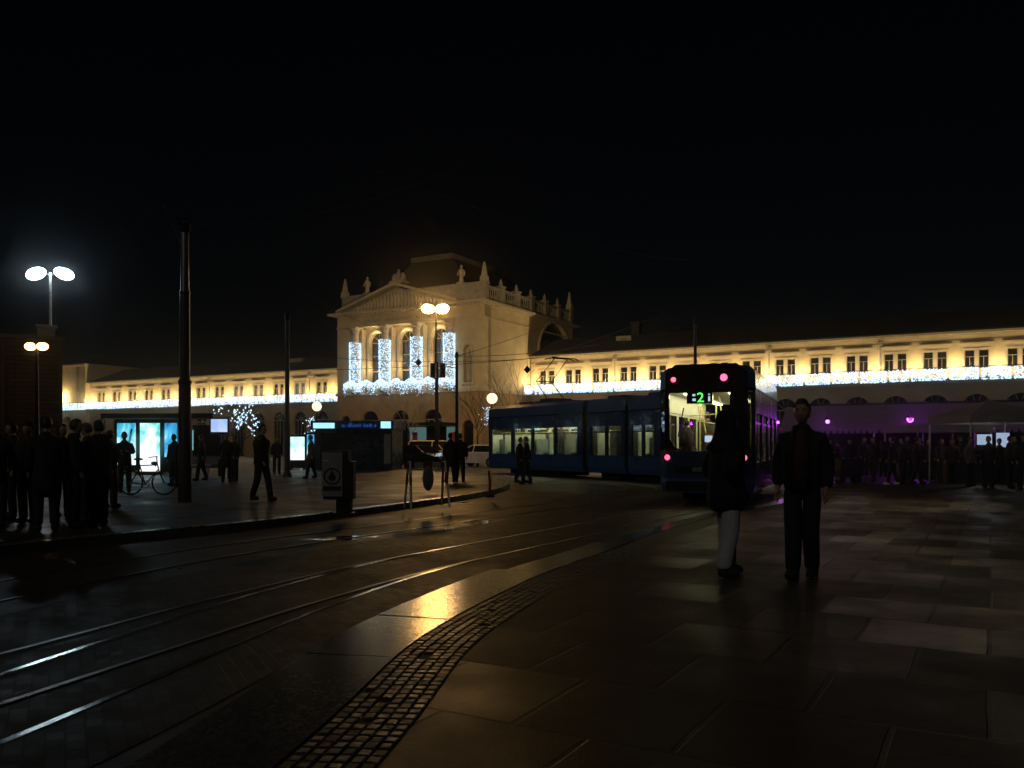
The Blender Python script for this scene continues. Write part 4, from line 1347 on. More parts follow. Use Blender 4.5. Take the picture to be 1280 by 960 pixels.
# glowing advert boxes left of the kiosk
for (a, b, t_, bt, m_, lab) in ((363, 381, 546, 575, 1, 'glowing cyan advert box between the slim pole and the kiosk'), (384, 393, 543, 570, 2, 'narrow glowing cyan advert box at the kiosk corner')):
    d = 45; ax, bx_ = (a - 640) / F * d, (b - 640) / F * d
    T = thing('advert_box', lab, 'advert', ((ax + bx_) / 2, d, KZ), 0, 'glowing advert boxes')
    w_ = (bx_ - ax) / 2; za, zb_ = zat(t_, d) - KZ, zat(bt, d) - KZ
    mb = MB(); mb.box(-w_ - .08, -.05, .1, w_ + .08, .12, za + .1); mb.build('case', M['iron'], T)
    mb = MB(); mb.box(-w_, -.062, zb_, w_, -.053, za); mb.build('lit_poster', POST[m_], T)
    mb = MB(); mb.box(-w_, -.03, 0, -w_ + .1, .1, .098); mb.box(w_ - .1, -.03, 0, w_, .1, .098); mb.build('feet', M['iron'], T)

# litter bin with its notice
d = 16.0; X, _ = gxy(424, d)
T = thing('litter_bin', 'dark litter bin carrying a grey notice with a spade emblem in a circle', 'litter bin', (X, d, KZ), rad(4))
q = d / F
mb = MB(); mb.box(-.04, -.14, .0, .24, .14, .38); mb.box(-.1, -.18, 0, .3, .18, .04); mb.build('pedestal', M['binbody'], T)
mb = MB(); mb.prism([(-.27, -.2), (.29, -.2), (.29, .2), (-.27, .2)], 'z', .30, 1.02); mb.box(-.3, -.22, 1.02, .2, .22, 1.22); mb.build('bin_body', M['binbody'], T)
mb = MB(); mb.box(-.29, -.235, .36, .09, -.222, 1.19); nb = mb.build('notice', M['paper'], T)
mb = MB(); mb.torus((-.10, -.238, .74), .145, .014, 'y', 28, 5)
mb.prism([(-.10, .86), (-.04, .74), (-.03, .69), (-.06, .665), (-.09, .685), (-.085, .64), (-.115, .64), (-.11, .685), (-.14, .665), (-.17, .69), (-.16, .74)], 'y', -.242, -.236)
mb.box(-.27, -.24, .47, .07, -.236, .55); mb.build('emblem', M['ink'], nb)
mb = MB(); mb.box(-.27, -.24, 1.02, -.16, -.236, 1.05); mb.build('sticker', M['white'], nb)

# red and white trestle barrier
a = Vector(((500 - 640) / F * 17.4, 17.4)); b = Vector(((566 - 640) / F * 18.4, 18.4))
mid = (a + b) / 2; ang = math.atan2(b.y - a.y, b.x - a.x); Lb = (b - a).length
T = thing('trestle_barrier', 'red and white trestle barrier with an oval sign standing at the kerb', 'barrier', (mid.x, mid.y, KZ), ang)
mb = MB(); n = 5
for i in range(n):
    x0 = -Lb * .42 + Lb * .84 * i / n; mb.box(x0, -.02, .84, x0 + Lb * .84 / n - .001, .02, .96, 0 if i % 2 == 0 else 1)
mb.build('crossbar', [M['red'], M['white']], T)
for sx in (-1, 1):
    for sy in (-1, 1):
        mb = MB()
        top, bot = Vector((sx * Lb * .33, sy * .03, .98)), Vector((sx * Lb * .36 + sy * .14, sy * .30, 0))
        for k in range(4):
            p, q_ = top.lerp(bot, k / 4), top.lerp(bot, (k + 1) / 4); mb.tube([p, q_], .026, 6, 0 if k in (1,) else 1)
        mb.build('leg', [M['red'], M['white']], T)
mb = MB(); mb.ell((-.02, -.06, .62), (.155, .02, .27), 20, 10); mb.build('oval_sign', M['paper'], T, True)
# thin dark marker post
d = 21.3; X, _ = gxy(612, d)
T = thing('marker_post', 'thin dark marker post leaning at the kerb right of the barrier', 'post', (X, d, KZ))
mb = MB(); mb.tube([(0, 0, .05), (.01, 0, .4), (-.02, 0, .68)], [.04, .035, .03], 8); mb.build('post', M['red'], T)
mb = MB(); mb.lathe([(.13, 0), (.12, .05), (.05, .08)], (0, 0, 0), 10); mb.build('foot', M['rubber'], T)

# ------------------------------------------------------------------ bicycle, cars
def bicycle(p0, p1, gz, label):
    a, b = Vector(p0), Vector(p1); mid = (a + b) / 2; d_ = b - a
    T = thing('bicycle', label, 'bicycle', (mid.x, mid.y, gz), math.atan2(d_.y, d_.x))
    h = d_.length / 2; r = .33
    for x in (-h, h):
        mb = MB(); mb.torus((x, 0, r), r - .02, .022, 'y', 30, 6); w_ = mb.build('wheel', M['rubber'], T)
        mb = MB()
        for k in range(12):
            t = math.pi * k / 6; mb.tube([(x, 0, r), (x + (r - .03) * math.cos(t), 0, r + (r - .03) * math.sin(t))], .003, 3)
        mb.tube([(x, -.04, r), (x, .04, r)], .025, 8); mb.build('spokes', M['galv'], w_)
    bb, st, hd = (-.06, 0, .28), (-.2, 0, .78), (h - .17, 0, .80)
    mb = MB()
    for (p, q) in ((bb, st), (st, hd), (bb, (h - .15, 0, .68)), (bb, (-h, 0, r)), ((-.19, 0, .72), (-h, 0, r)), (hd, (h - .13, 0, .62)), ((h - .13, 0, .62), (h, 0, r))): mb.tube([p, q], .017, 6)
    mb.build('frame', M['black'], T)
    mb = MB(); mb.tube([st, (-.23, 0, .92)], .013, 6); mb.ell((-.24, 0, .95), (.13, .07, .035), 10, 6); mb.build('saddle', M['rubber'], T)
    mb = MB(); mb.tube([hd, (h - .2, 0, 1.0)], .014, 6); mb.tube([(h - .28, -.28, 1.0), (h - .2, 0, 1.02), (h - .28, .28, 1.0)], .013, 6); mb.build('handlebar', M['iron'], T)
    mb = MB(); mb.torus((-.06, .05, .28), .09, .008, 'y', 16, 4); mb.tube([(-.06, .06, .28), (.08, .06, .2)], .01, 5); mb.box(.05, .06, .17, .13, .15, .2); mb.build('crankset', M['galv'], T)
    return T


bicycle(gxy(163.5, 22.2), gxy(205, 22.2), KZ, 'dark bicycle standing before the glowing posters')


def car(px, d, ang, label, paint, van=False, lights=False):
    X, _ = gxy(px, d)
    T = thing('parked_car', label, 'car', (X, d, 0), ang, 'cars parked before the station')
    L, w = (4.2, .86)
    hb = .98 if not van else 1.08
    roof = 1.46 if not van else 1.75
    low = [(-L / 2, .25), (L / 2 - .05, .25), (L / 2, .5), (L / 2 - .12, .78), (L / 2 - 1.1, hb), (-L / 2 + .1, hb), (-L / 2, .7)]
    mb = MB()
    mb.prism(low, 'y', -w + .06, w - .06)
    mb.prism([(x, z if z > .26 else z) for x, z in low], 'y', -w + .06, -w, 0, [(x * .985, .3 + (z - .3) * .96) for x, z in low])
    mb.prism(low, 'y', w - .06, w, 0, [(x * .985, .3 + (z - .3) * .96) for x, z in low])
    mb.build('body', paint, T)
    xr0 = -L / 2 + .15
    cab = [(L / 2 - 1.15, hb + .003), (xr0, hb + .003), (xr0 + (.1 if van else .4), roof), (L / 2 - 1.85, roof)]
    mb = MB()
    g0 = [(x, -w + .05) for x, _ in ()]
    mb.add([(cab[0][0], -w + .05, cab[0][1]), (cab[1][0], -w + .05, cab[1][1]), (cab[2][0], -w + .22, roof - .06), (cab[3][0], -w + .22, roof - .06),
            (cab[0][0], w - .05, cab[0][1]), (cab[1][0], w - .05, cab[1][1]), (cab[2][0], w - .22, roof - .06), (cab[3][0], w - .22, roof - .06)],
           [(0, 1, 2, 3), (7, 6, 5, 4), (0, 3, 7, 4), (1, 5, 6, 2)])
    mb.build('window', M['darkglass'], T)
    mb = MB()
    mb.prism([(cab[2][0] - .02, -w + .2), (cab[3][0] + .02, -w + .2), (cab[3][0] + .02, w - .2), (cab[2][0] - .02, w - .2)], 'z', roof - .06, roof, 0,
             [(cab[2][0] + .08, -w + .3), (cab[3][0] - .1, -w + .3), (cab[3][0] - .1, w - .3), (cab[2][0] + .08, w - .3)])
    for s in (-1, 1):
        for (i, j) in ((0, 3), (1, 2)):
            mb.tube([(cab[i][0], s * (w - .05), hb), (cab[j][0], s * (w - .21), roof - .05)], .035, 5)
        mb.tube([(0.05, s * (w - .05), hb), (0.0, s * (w - .21), roof - .05)], .035, 5)
    mb.build('roof', paint, T)
    for sx in (-L / 2 + .8, L / 2 - .85):
        for s in (-1, 1):
            mb = MB(); mb.tube([(sx, s * (w - .18), .31), (sx, s * (w + .02), .31)], .31, 20); wh = mb.build('wheel', M['rubber'], T)
            mb = MB(); mb.tube([(sx, s * (w + .0), .31), (sx, s * (w + .03), .31)], .19, 14); mb.build('rim', M['galv'], wh)
    for s in (-1, 1):
        mb = MB(); mb.ell((L / 2 - .09, s * .62, .66), (.08, .16, .08), 10, 6); mb.build('headlight', glow('car_headlight', (1, .8, .5), 8) if lights else M['galv'], T)
        mb = MB(); mb.ell((-L / 2 + .03, s * .66, .78), (.04, .1, .12), 8, 6); mb.build('tail_light', M['red'], T)
    return T


car(524, 50, rad(-32), 'dark parked car beside the kiosk, in front of the cream van', M['dark_paint'])
car(547, 57, rad(-28), 'tall cream parked van behind the dark car', M['cream_paint'], True)
car(600, 56, rad(150), 'white parked car half hidden behind the tram front', M['white_paint'])

# ------------------------------------------------------------------ right: terrace tent, stall tents
d0, d1 = 47.0, 41.0
a = Vector(gxy(975, d0)); b = Vector(gxy(1292, d1))
ang = math.atan2(b.y - a.y, b.x - a.x); Lt = (b - a).length
zt = 3.72; zv = 2.28
T = thing('terrace_tent', 'long dark terrace tent with sloping awning glowing purple from its lamps', 'tent', (a.x, a.y, 0), ang)
mb = MB(); mb.prism([(-.06, zv), (.0, zv), (1.7, zt - .08), (1.64, zt - .05)], 'x', 0, Lt); mb.build('awning', M['canvas'], T)
mb = MB(); mb.box(-.1, 1.6, zt - .12, Lt + .1, 5.2, zt + .03); mb.build('roof', M['iron'], T)
mb = MB()
n = 40
for i in range(n):
    mb.prism([(Lt * i / n, zv - .002), (Lt * (i + 1) / n, zv - .002), (Lt * (i + .75) / n, zv - .22), (Lt * (i + .25) / n, zv - .22)], 'y', -.055, -.03)
mb.build('valance', M['canvas'], T)
for i in range(6):
    x = .15 + i * (Lt - .3) / 5
    mb = MB(); mb.tube([(x, .05, 0), (x, .05, zv)], .045, 8); mb.tube([(x, .05, zv - .02), (x, 1.66, zt - .14)], .03, 6); mb.build('post', M['galv'], T)
mb = MB(); mb.box(0, 4.4, 0, Lt, 4.48, zt - .123); mb.build('back_wall', M['canvas_dark'], T)
for (px, py, d, r, pw, lab) in ((1137, 524, 41.5, .16, 70, 'bright purple spotlight hanging at the middle of the terrace tent'), (1034, 527, 43.5, .10, 26, 'small purple spotlight hanging behind the man with the open jacket'),
                                (972, 528, 43.5, .07, 6, 'purple spotlight hanging at the left end of the terrace tent')):
    X, _ = gxy(px, d); z = zat(py, d)
    S_ = thing('purple_spotlight', lab, 'spotlight', (X, d, z), 0, 'purple spotlights')
    mb = MB(); mb.ell((0, -.05, 0), (r, .06, r), 14, 8); mb.build('lens', M['purple'], S_, True)
    mb = MB(); mb.lathe([(r * .9, 0), (r * 1.05, .16), (r * .5, .3)], (0, .02, -.08), 12); mb.tube([(0, .05, .1), (0, .05, .55)], .012, 5); mb.build('housing', M['iron'], S_)
    lamp('spot_glow', 'POINT', (0, -.3, -.05), pw, (.55, .05, 1.0), S_, .12)
    lamp('spot_glow', 'POINT', (0, .45, -.2), pw * .2, (.60, .05, .9), S_, .12)


def stall(px, d, w, ze, za_, label, gz=0):
    X, _ = gxy(px, d)
    T = thing('market_tent', label, 'tent', (X, d, gz), 0, 'pale market tents')
    h = w / 2
    mb = MB()
    mb.add([(-h, -h, ze), (h, -h, ze), (h, h, ze), (-h, h, ze), (0, 0, za_), (-h, -h, ze - .28), (h, -h, ze - .28), (h, h, ze - .28), (-h, h, ze - .28)],
           [(0, 1, 4), (1, 2, 4), (2, 3, 4), (3, 0, 4), (5, 6, 1, 0), (6, 7, 2, 1), (7, 8, 3, 2), (8, 5, 0, 3)])
    mb.build('canopy', M['canvas'], T)
    for sx in (-1, 1):
        for sy in (-1, 1):
            mb = MB(); mb.tube([(sx * h * .97, sy * h * .97, 0), (sx * h * .97, sy * h * .97, ze)], .03, 6); mb.build('leg', M['galv'], T)
    mb = MB(); mb.box(-h * .8, .4, 0, h * .8, 1.0, 1.0); mb.box(-h * .85, .3, 1.0, h * .85, 1.1, 1.05); mb.build('counter', M['canvas_dark'], T)
    return T


d = 31
T = stall(1236, d, 3.0, zat(520, d), zat(500, d), 'pale peaked market tent with a lit stall inside at the right edge')
for (a_, b_, t_, bt) in ((1222, 1240, 543, 556), (1246, 1262, 541, 561)):
    mb = MB(); X0 = (1236 - 640) / F * d; mb.box((a_ - 640) / F * (d + 1.3) - X0, 1.3, zat(bt, d + 1.3), (b_ - 640) / F * (d + 1.3) - X0, 1.34, zat(t_, d + 1.3)); mb.build('lit_menu', M['whitelight'], T)
lamp('stall_lamp', 'POINT', (.1, .3, 2.2), 14, (.9, .85, .8), T, .1)
stall(1170, 37, 3.2, zat(533, 37), zat(526, 37), 'low flat market tent just left of the peaked one')

# ------------------------------------------------------------------ people
def skin_mesh(name, verts, edges, mat, sub=1, smooth=True, root=0):
    me = bpy.data.meshes.new(name + '_cage')
    me.from_pydata([v[:3] for v in verts], edges, [])
    o = bpy.data.objects.new(name + '_cage', me); COL.objects.link(o)
    m = o.modifiers.new('skin', 'SKIN'); m.use_smooth_shade = smooth
    sv = me.skin_vertices[0].data
    for i, v in enumerate(verts):
        r = v[3]
        sv[i].radius = (r, r) if not isinstance(r, tuple) else r
        sv[i].use_root = (i == root)
    if sub:
        s = o.modifiers.new('sub', 'SUBSURF'); s.levels = sub; s.render_levels = sub
    bpy.context.view_layer.update()
    out = bpy.data.meshes.new_from_object(o.evaluated_get(bpy.context.evaluated_depsgraph_get()))
    out.name = name
    bpy.data.objects.remove(o); bpy.data.meshes.remove(me)
    out.materials.clear(); out.materials.append(mat)
    return out


CLOTH = {}


def cloth(c, key=None):
    k = tuple(c)
    if k not in CLOTH:
        CLOTH[k] = surf('cloth_%d' % len(CLOTH), c, .85, var=.35, scale=7, bump=.9)
    return CLOTH[k]


def head_pts(c, k, hair=False, long=False, n=20, m=16):
    """a head with jaw, brow, nose and chin; hair=True gives the cap of hair that fits it"""
    vs, fs, rows = [], [], []
    G = lambda a, b, w: math.exp(-((a - b) / w) ** 2)
    for i in range(m + 1):
        th = math.pi * i / m; row = []
        for q in range(n if 0 < i < m else 1):
            w = 2 * math.pi * q / n
            x, y, z = math.sin(th) * math.cos(w), math.sin(th) * math.sin(w), math.cos(th)
            X, Y, Z = x * .077, y * .097, z * .118
            lo = max(0.0, -z)
            X *= 1 - .26 * lo ** 1.2; Y = Y * (1 - .10 * lo) + .012 * lo
            if y < 0: Y *= 1 - .22 * lo
            sc = 1.0
            if hair:
                on = (z > .50 + .12 * max(0, y)) or (y < .10 and z > -.15) or (y < -.25 and z > (-1.0 if long else -.55))
                sc = (1.10 + R.uniform(-.02, .03)) if on else .90
                if long and y < -.1 and z < 0: sc = 1.25
            elif y > 0:
                Y += .026 * G(x, 0, .16) * G(z, -.18, .20) - .010 * (G(x, .42, .2) + G(x, -.42, .2)) * G(z, .08, .14)
                Y += .006 * G(z, .27, .12) + .008 * G(x, 0, .3) * G(z, -.85, .15) + .005 * G(x, 0, .3) * G(z, -.52, .09)
            row.append(len(vs)); vs.append((c[0] + X * sc * k, c[1] + Y * sc * k, c[2] + Z * sc * k))
        rows.append(row)
    for i in range(m):
        a, b = rows[i], rows[i + 1]
        for q in range(n):
            q2 = (q + 1) % n
            if len(a) == 1: fs.append((a[0], b[q], b[q2]))
            elif len(b) == 1: fs.append((a[q], b[0], a[q2]))
            else: fs.append((a[q], b[q], b[q2], a[q2]))
    return vs, fs


def join_remesh(me, extra, voxel):
    """fuse more closed shapes into a mesh so that the figure is one skin"""
    v0 = [tuple(v.co) for v in me.vertices]; f0 = [tuple(p.vertices) for p in me.polygons]
    b = len(v0)
    v0 += list(extra[0]); f0 += [tuple(i + b for i in f) for f in extra[1]]
    m2 = bpy.data.meshes.new(me.name); m2.from_pydata(v0, [], f0)
    o = bpy.data.objects.new('tmp_body', m2); COL.objects.link(o)
    md = o.modifiers.new('fuse', 'REMESH'); md.mode = 'VOXEL'; md.voxel_size = voxel; md.use_smooth_shade = True
    sm = o.modifiers.new('smooth', 'SMOOTH'); sm.iterations = 2; sm.factor = .4
    bpy.context.view_layer.update()
    out = bpy.data.meshes.new_from_object(o.evaluated_get(bpy.context.evaluated_depsgraph_get()))
    mat_ = me.materials[0]
    bpy.data.objects.remove(o); bpy.data.meshes.remove(m2); bpy.data.meshes.remove(me)
    out.name = 'body'; out.materials.clear(); out.materials.append(mat_)
    return out


def person(x, y, gz, h, ang, label, jacket=(.02, .02, .022), trousers=(.018, .019, .024), shoes=(.02, .02, .02), hair=True, coat=.82, stride=0.0,
           arms='down', girth=1.0, hat=None, hood=None, sub=1, group=None, detail=False, lean=0.0, hair_long=False, shirt=None, jm=None, tm=None, tg=1.0, legs=1.0):
    k = h / 1.75
    T = thing('person', label, 'person', (x, y, gz), ang, group)
    T.scale = (1, 1, 1)
    g = girth
    f1, f2 = stride, -stride
    # joints, facing +y
    J = {}
    for s, f in ((-1, f1), (1, f2)):
        J['hip', s] = Vector((s * .095, 0, .93)); J['knee', s] = Vector((s * .105 * legs, f * .22 + .03 + max(0, -f) * .02, .50)); J['ank', s] = Vector((s * .11 * legs, f * .5, .09 + max(0, -f) * .06))
        J['toe', s] = J['ank', s] + Vector((s * .02, .17, -.045))
        J['heel', s] = J['ank', s] + Vector((0, -.06, -.045))
        J['sho', s] = Vector((s * .175, lean * .35, 1.40))
        if arms == 'down': e, w_ = Vector((s * .238, -.04 - f * .25 + lean * .2, 1.15)), Vector((s * .240, .06 - f * .5 + lean * .2, .90))
        elif arms == 'pocket': e, w_ = Vector((s * .29, -.10, 1.14)), Vector((s * .17, .04, .98))
        elif arms == 'front': e, w_ = Vector((s * .24, .05, 1.15)), Vector((s * .10, .26, 1.20))
        else: e, w_ = (Vector((s * .25, .08, 1.15)), Vector((s * .12, .30, 1.28))) if s > 0 else (Vector((s * .255, -.03, 1.15)), Vector((s * .265, .05, .90)))
        J['elb', s], J['wri', s] = e, w_
    pel, wai, che, nec = Vector((0, 0, .97)), Vector((0, lean * .12, 1.14)), Vector((0, lean * .3, 1.34)), Vector((0, lean * .42, 1.50))
    hb = nec + Vector((0, .012, .07)); ht = hb + Vector((0, .016, .072))
    V = [(*pel, .13), (*wai, .105), (*che, (.125, .095)), (*nec, .056), (*(hb + Vector((0, -.005, .02))), .056)]
    E = [(0, 1), (1, 2), (2, 3), (3, 4)]
    for s in (-1, 1):
        b = len(V)
        V += [(*J['hip', s], .095), (*J['knee', s], .06), (*J['ank', s], .042), (*(J['toe', s] - Vector((0, .06, 0))), .03)]
        E += [(0, b), (b, b + 1), (b + 1, b + 2), (b + 2, b + 3)]
        b = len(V)
        w_ = J['wri', s]; hv = (w_ - J['elb', s]).normalized()
        V += [(*(J['sho', s] - Vector((0, 0, .035))), .042), (*J['elb', s], .042), (*w_, .03), (*(w_ + hv * .07), (.042, .022)), (*(w_ + hv * .11), (.04, .02))]
        E += [(2, b), (b, b + 1), (b + 1, b + 2), (b + 2, b + 3), (b + 3, b + 4)]
        if detail:
            side = hv.cross(Vector((0, 1, 0)) if abs(hv.y) < .8 else Vector((1, 0, 0))).normalized()
            base = w_ + hv * .10
            fwd = Vector((0, 1, 0))
            for fi, (o_, L_) in enumerate(((-.030, .062), (-.010, .074), (.011, .070), (.030, .055))):
                p = base + fwd * o_ * -1
                c1_ = p + hv * L_ * .5; c2_ = c1_ + (hv * .9 - side * .25 * s).normalized() * L_ * .45
                bb = len(V); V += [(*c1_, .0095), (*c2_, .0085)]; E += [(b + 4, bb), (bb, bb + 1)]
            th = w_ + hv * .045 + fwd * .045; bb = len(V)
            V += [(*th, .012), (*(th + hv * .045 + fwd * .02), .010)]; E += [(b + 3, bb), (bb, bb + 1)]
    V = [(v[0] * k, v[1] * k, v[2] * k, v[3]) for v in V]
    hc = ht * k
    body = link('body', join_remesh(skin_mesh('body', V, E, M['skin'], 2 if detail else sub), head_pts(hc, k, n=28 if detail else 18, m=22 if detail else 14), .0065 if detail else .018), T)
    # jacket
    jmat = jm or cloth(jacket)
    zc = coat
    hem = Vector((0, 0, zc - .07))
    V = [(*hem, (.215 * g, .18 * g)), (*wai, (.172 * g, .142 * g)), (*che, (.185 * g, .15 * g)), (*(nec + Vector((0, -.005, -.045))), .098), (*(nec + Vector((0, .0, .045))), .078)]
    E = [(0, 1), (1, 2), (2, 3), (3, 4)]
    if arms is not None:
        for s in (-1, 1):
            b = len(V); w_ = J['wri', s]
            V += [(*(J['sho', s] + Vector((0, 0, -.03))), .08 * g), (*J['elb', s], .068 * g), (*w_, .055 * g)]; E += [(2, b), (b, b + 1), (b + 1, b + 2)]
    V = [(v[0] * k, v[1] * k, v[2] * k, v[3]) for v in V]
    jk = link('jacket', skin_mesh('jacket', V, E, jmat, 2 if detail else sub), T)
    if shirt:
        mb = MB(); mb.ell((.0, .09 * k * g, 1.2 * k), (.085 * k, .078 * k * g, .27 * k), 14, 10)
        for s in (-1, 1):
            mb2 = MB(); mb2.tube([(s * .085 * k, .165 * k * g, .92 * k), (s * .085 * k, .172 * k * g, 1.2 * k), (s * .07 * k, .14 * k * g, 1.38 * k), (s * .06 * k, .06 * k, 1.5 * k)], [.02, .026, .03, .026], 7)
            link('lapel', mb2.mesh('lapel', jmat, True), T)
        link('shirt', mb.mesh('shirt', cloth(shirt), True), T)
    # trousers
    V = [(0, 0, .96, (.135, .115)), (0, 0, 1.10, (.125, .105))]; E = [(0, 1)]
    for s in (-1, 1):
        b = len(V)
        V += [(*(J['hip', s] + Vector((s * .005, 0, -.06))), .105), (*J['knee', s], .085 * tg), (*(J['ank', s] + Vector((0, -.005, .05))), .074 * tg), (*(J['ank', s] + Vector((0, .0, -.015))), .07 * tg)]
        E += [(0, b), (b, b + 1), (b + 1, b + 2), (b + 2, b + 3)]
    V = [(v[0] * k, v[1] * k, v[2] * k, v[3]) for v in V]
    link('trousers', skin_mesh('trousers', V, E, tm or cloth(trousers), 2 if detail else sub), T)
    for s in (-1, 1):
        V = [(*(J['heel', s] + Vector((0, -.01, .0))), .056), (*(J['ank', s] + Vector((0, .04, -.02))), .066), (*J['toe', s], (.055, .042))]
        V = [(v[0] * k, v[1] * k, max(v[2] * k, .045), v[3]) for v in V]
        sh_ = link('shoe', skin_mesh('shoe', V, [(0, 1), (1, 2)], cloth(shoes), sub, root=1), T)
    if hood:
        prof = [(.225, -.30), (.21, -.25), (.165, -.19), (.138, -.12), (.126, -.04), (.124, .04), (.108, .10), (.07, .14), (.012, .155)]
        mb = MB(); mb.lathe(prof, hc, 18)
        for q, v in enumerate(mb.v):
            dx, dy, dz = v[0] - hc.x, (v[1] - hc.y) * 1.08 - .015, v[2] - hc.z
            if dy > .045 and -.10 < dz < .10: dy = .045
            mb.v[q] = (hc.x + dx, hc.y + dy, hc.z + dz)
        link('hood', mb.mesh('hood', cloth(hood), True), T)
    elif hat:
        vs, fs = head_pts(hc + Vector((0, -.004, .012)), k * 1.04, True)
        mb = MB(); mb.add(vs, fs); mb.ell((hc.x, hc.y - .01, hc.z + .07 * k), (.085 * k, .10 * k, .075 * k), 12, 8); link('hat', mb.mesh('hat', cloth(hat), True), T)
    elif hair:
        vs, fs = head_pts(hc, k, True, hair_long)
        mb = MB(); mb.add(vs, fs)
        if detail:
            for q in range(260):
                a = R.uniform(0, 6.28); e = R.uniform(.35, 1.55)
                n_ = Vector((math.cos(a) * math.cos(e), math.sin(a) * math.cos(e), math.sin(e)))
                if n_.y > .62: continue
                p = Vector((.078 * n_.x, .098 * n_.y, .12 * n_.z)) * k + hc
                L_ = R.uniform(.018, .032)
                mb.tube([p, p + Vector((n_.x * .5, n_.y * .5 + .25, .8)) * L_], [.008, .002], 4)
        link('hair', mb.mesh('hair', M['hair'], True), T)
    if detail and not hood:
        for s in (-1, 1):
            mb = MB(); mb.ell((hc.x + s * .075 * k, hc.y - .005, hc.z - .012), (.010, .02, .032), 10, 8); link('ear', mb.mesh('ear', M['skin'], True), T)
            mb = MB(); mb.ell((hc.x + s * .031 * k, hc.y + .079 * k, hc.z + .009 * k), (.012, .009, .0075), 10, 8); ey = link('eye', mb.mesh('eye', M['white'], True), T)
            mb = MB(); mb.ell((hc.x + s * .031 * k, hc.y + .0865 * k, hc.z + .009 * k), (.005, .003, .005), 8, 6); link('iris', mb.mesh('iris', M['black'], True), ey)
            mb = MB(); mb.tube([(hc.x + s * .014 * k, hc.y + .094 * k, hc.z + .026 * k), (hc.x + s * .034 * k, hc.y + .091 * k, hc.z + .033 * k), (hc.x + s * .05 * k, hc.y + .080 * k, hc.z + .028 * k)], [.004, .005, .003], 6); link('eyebrow', mb.mesh('eyebrow', M['hair'], True), T)
        mb = MB(); mb.ell((hc.x, hc.y + .087 * k, hc.z - .064 * k), (.024, .010, .007), 12, 6); link('mouth', mb.mesh('mouth', M['lips'], True), T)
    return T


def P(px, d, h=1.75, ang=0, label='', gz=None, group=None, **kw):
    X = (px - 640) / F * d
    return person(X, d, KZ if gz is None else gz, h, ang, label, group=group, **kw)


# the two men in front
P(908, 9.25, 1.80, rad(-78), 'person in bulky black hooded jacket and pale jeans before the tram rear', 0, 'people standing in front', jacket=(.008, .008, .009), tm=M['denim'], shoes=(.03, .03, .035),
  hood=(.008, .008, .009), arms='pocket', girth=1.36, coat=.72, detail=True, stride=.16, tg=1.25)
m2 = P(1003, 9.1, 1.92, rad(152), 'tall person with spiky dark hair and open jacket over brown shirt', 0, 'people standing in front', jacket=(.012, .012, .014), trousers=(.012, .013, .016), shirt=(.05, .022, .013),
       arms='down', girth=1.24, coat=.86, detail=True, stride=-.17, tg=1.2, legs=.7)
mb = MB(); mb.ell((-.03, -.24, 1.28), (.17, .12, .25), 14, 10); mb.tube([(.13, -.12, 1.45), (.135, .14, 1.4), (.15, .15, 1.2), (.16, -.1, 1.08)], .022, 6); link('backpack', mb.mesh('backpack', cloth((.01, .01, .011)), True), m2)
# crowd at the left edge
LG = 'people crowding at the left edge'
DK = [(.03, .012, .012), (.012, .02, .032), (.035, .03, .022), (.014, .014, .016), (.02, .016, .014), (.012, .016, .02), (.018, .018, .018), (.022, .012, .012)]
for (px, d, h, a, lab, kw) in (
    (-6, 13.6, 1.74, 200, 'person in dark coat cut by the left edge of the picture', dict(coat=.6)),
    (16, 15.2, 1.72, 120, 'person with pale face second in from the left edge, below the boarded wall', dict(hair=True)),
    (36, 14.2, 1.70, 180, 'person in dark knit hat standing left of the crowd middle', dict(hat=(.02, .01, .01))),
    (58, 13.0, 1.76, 30, 'tallest person in the left crowd, back turned, in a long black coat', dict(coat=.55, girth=1.15)),
    (77, 15.4, 1.70, 240, 'person with long hair standing behind the long black coat', dict(hair_long=True)),
    (93, 13.4, 1.73, 300, 'person in padded dark jacket under the amber lamps, near the building corner', dict(girth=1.2)),
    (110, 14.6, 1.70, 90, 'person in profile left of the glowing posters with arm raised', dict(arms='phone')),
    (124, 13.8, 1.72, 60, 'person in wide dark coat at the right end of the left crowd', dict(coat=.6, girth=1.2)),
    (136, 17.5, 1.62, 340, 'shorter person in dark jacket just left of the bicycle', dict(arms='front')),
    (156, 23.5, 1.68, 200, 'person in dark jacket leaning over the bicycle before the left poster', dict(arms='front', lean=.3)),
):
    P(px, d, h, rad(a), lab, None, LG, jacket=R.choice(DK), stride=R.uniform(-.12, .12), **kw)
MG = 'people on the stop pavement'
for (px, d, h, a, lab, kw) in (
    (218, 27, 1.66, 160, 'person standing half hidden behind the big pole before the right poster', {}),
    (252, 31, 1.70, 100, 'person walking between the big pole and the glowing screen post', dict(stride=.3)),
    (283, 30, 1.74, 200, 'person in long dark coat below the glowing screen', dict(coat=.55)),
    (293, 31, 1.68, 150, 'person close beside the long dark coat, under the lit tree', {}),
    (327, 19.8, 1.80, 250, 'person walking alone on the pavement right of the big pole', dict(stride=.32, girth=1.1)),
    (346, 38, 1.68, 200, 'person in the distance just left of the slim pole', {}),
    (389, 33, 1.70, 90, 'person in a brown jacket walking before the narrow advert box', dict(jacket=(.09, .045, .02), stride=.3)),
    (563, 29.5, 1.74, 20, 'person in dark coat, left one of the pair by the dark thin pole', dict(coat=.6, girth=1.15, stride=.2)),
    (575, 29.8, 1.72, 0, 'person in dark jacket, right one of the pair by the dark thin pole', dict(girth=1.15, stride=-.2)),
):
    kw = dict(kw); jk_ = kw.pop('jacket', None)
    P(px, d, h, rad(a), lab, None, MG, jacket=jk_ or R.choice(DK), **kw)
TG = 'people before the tram'
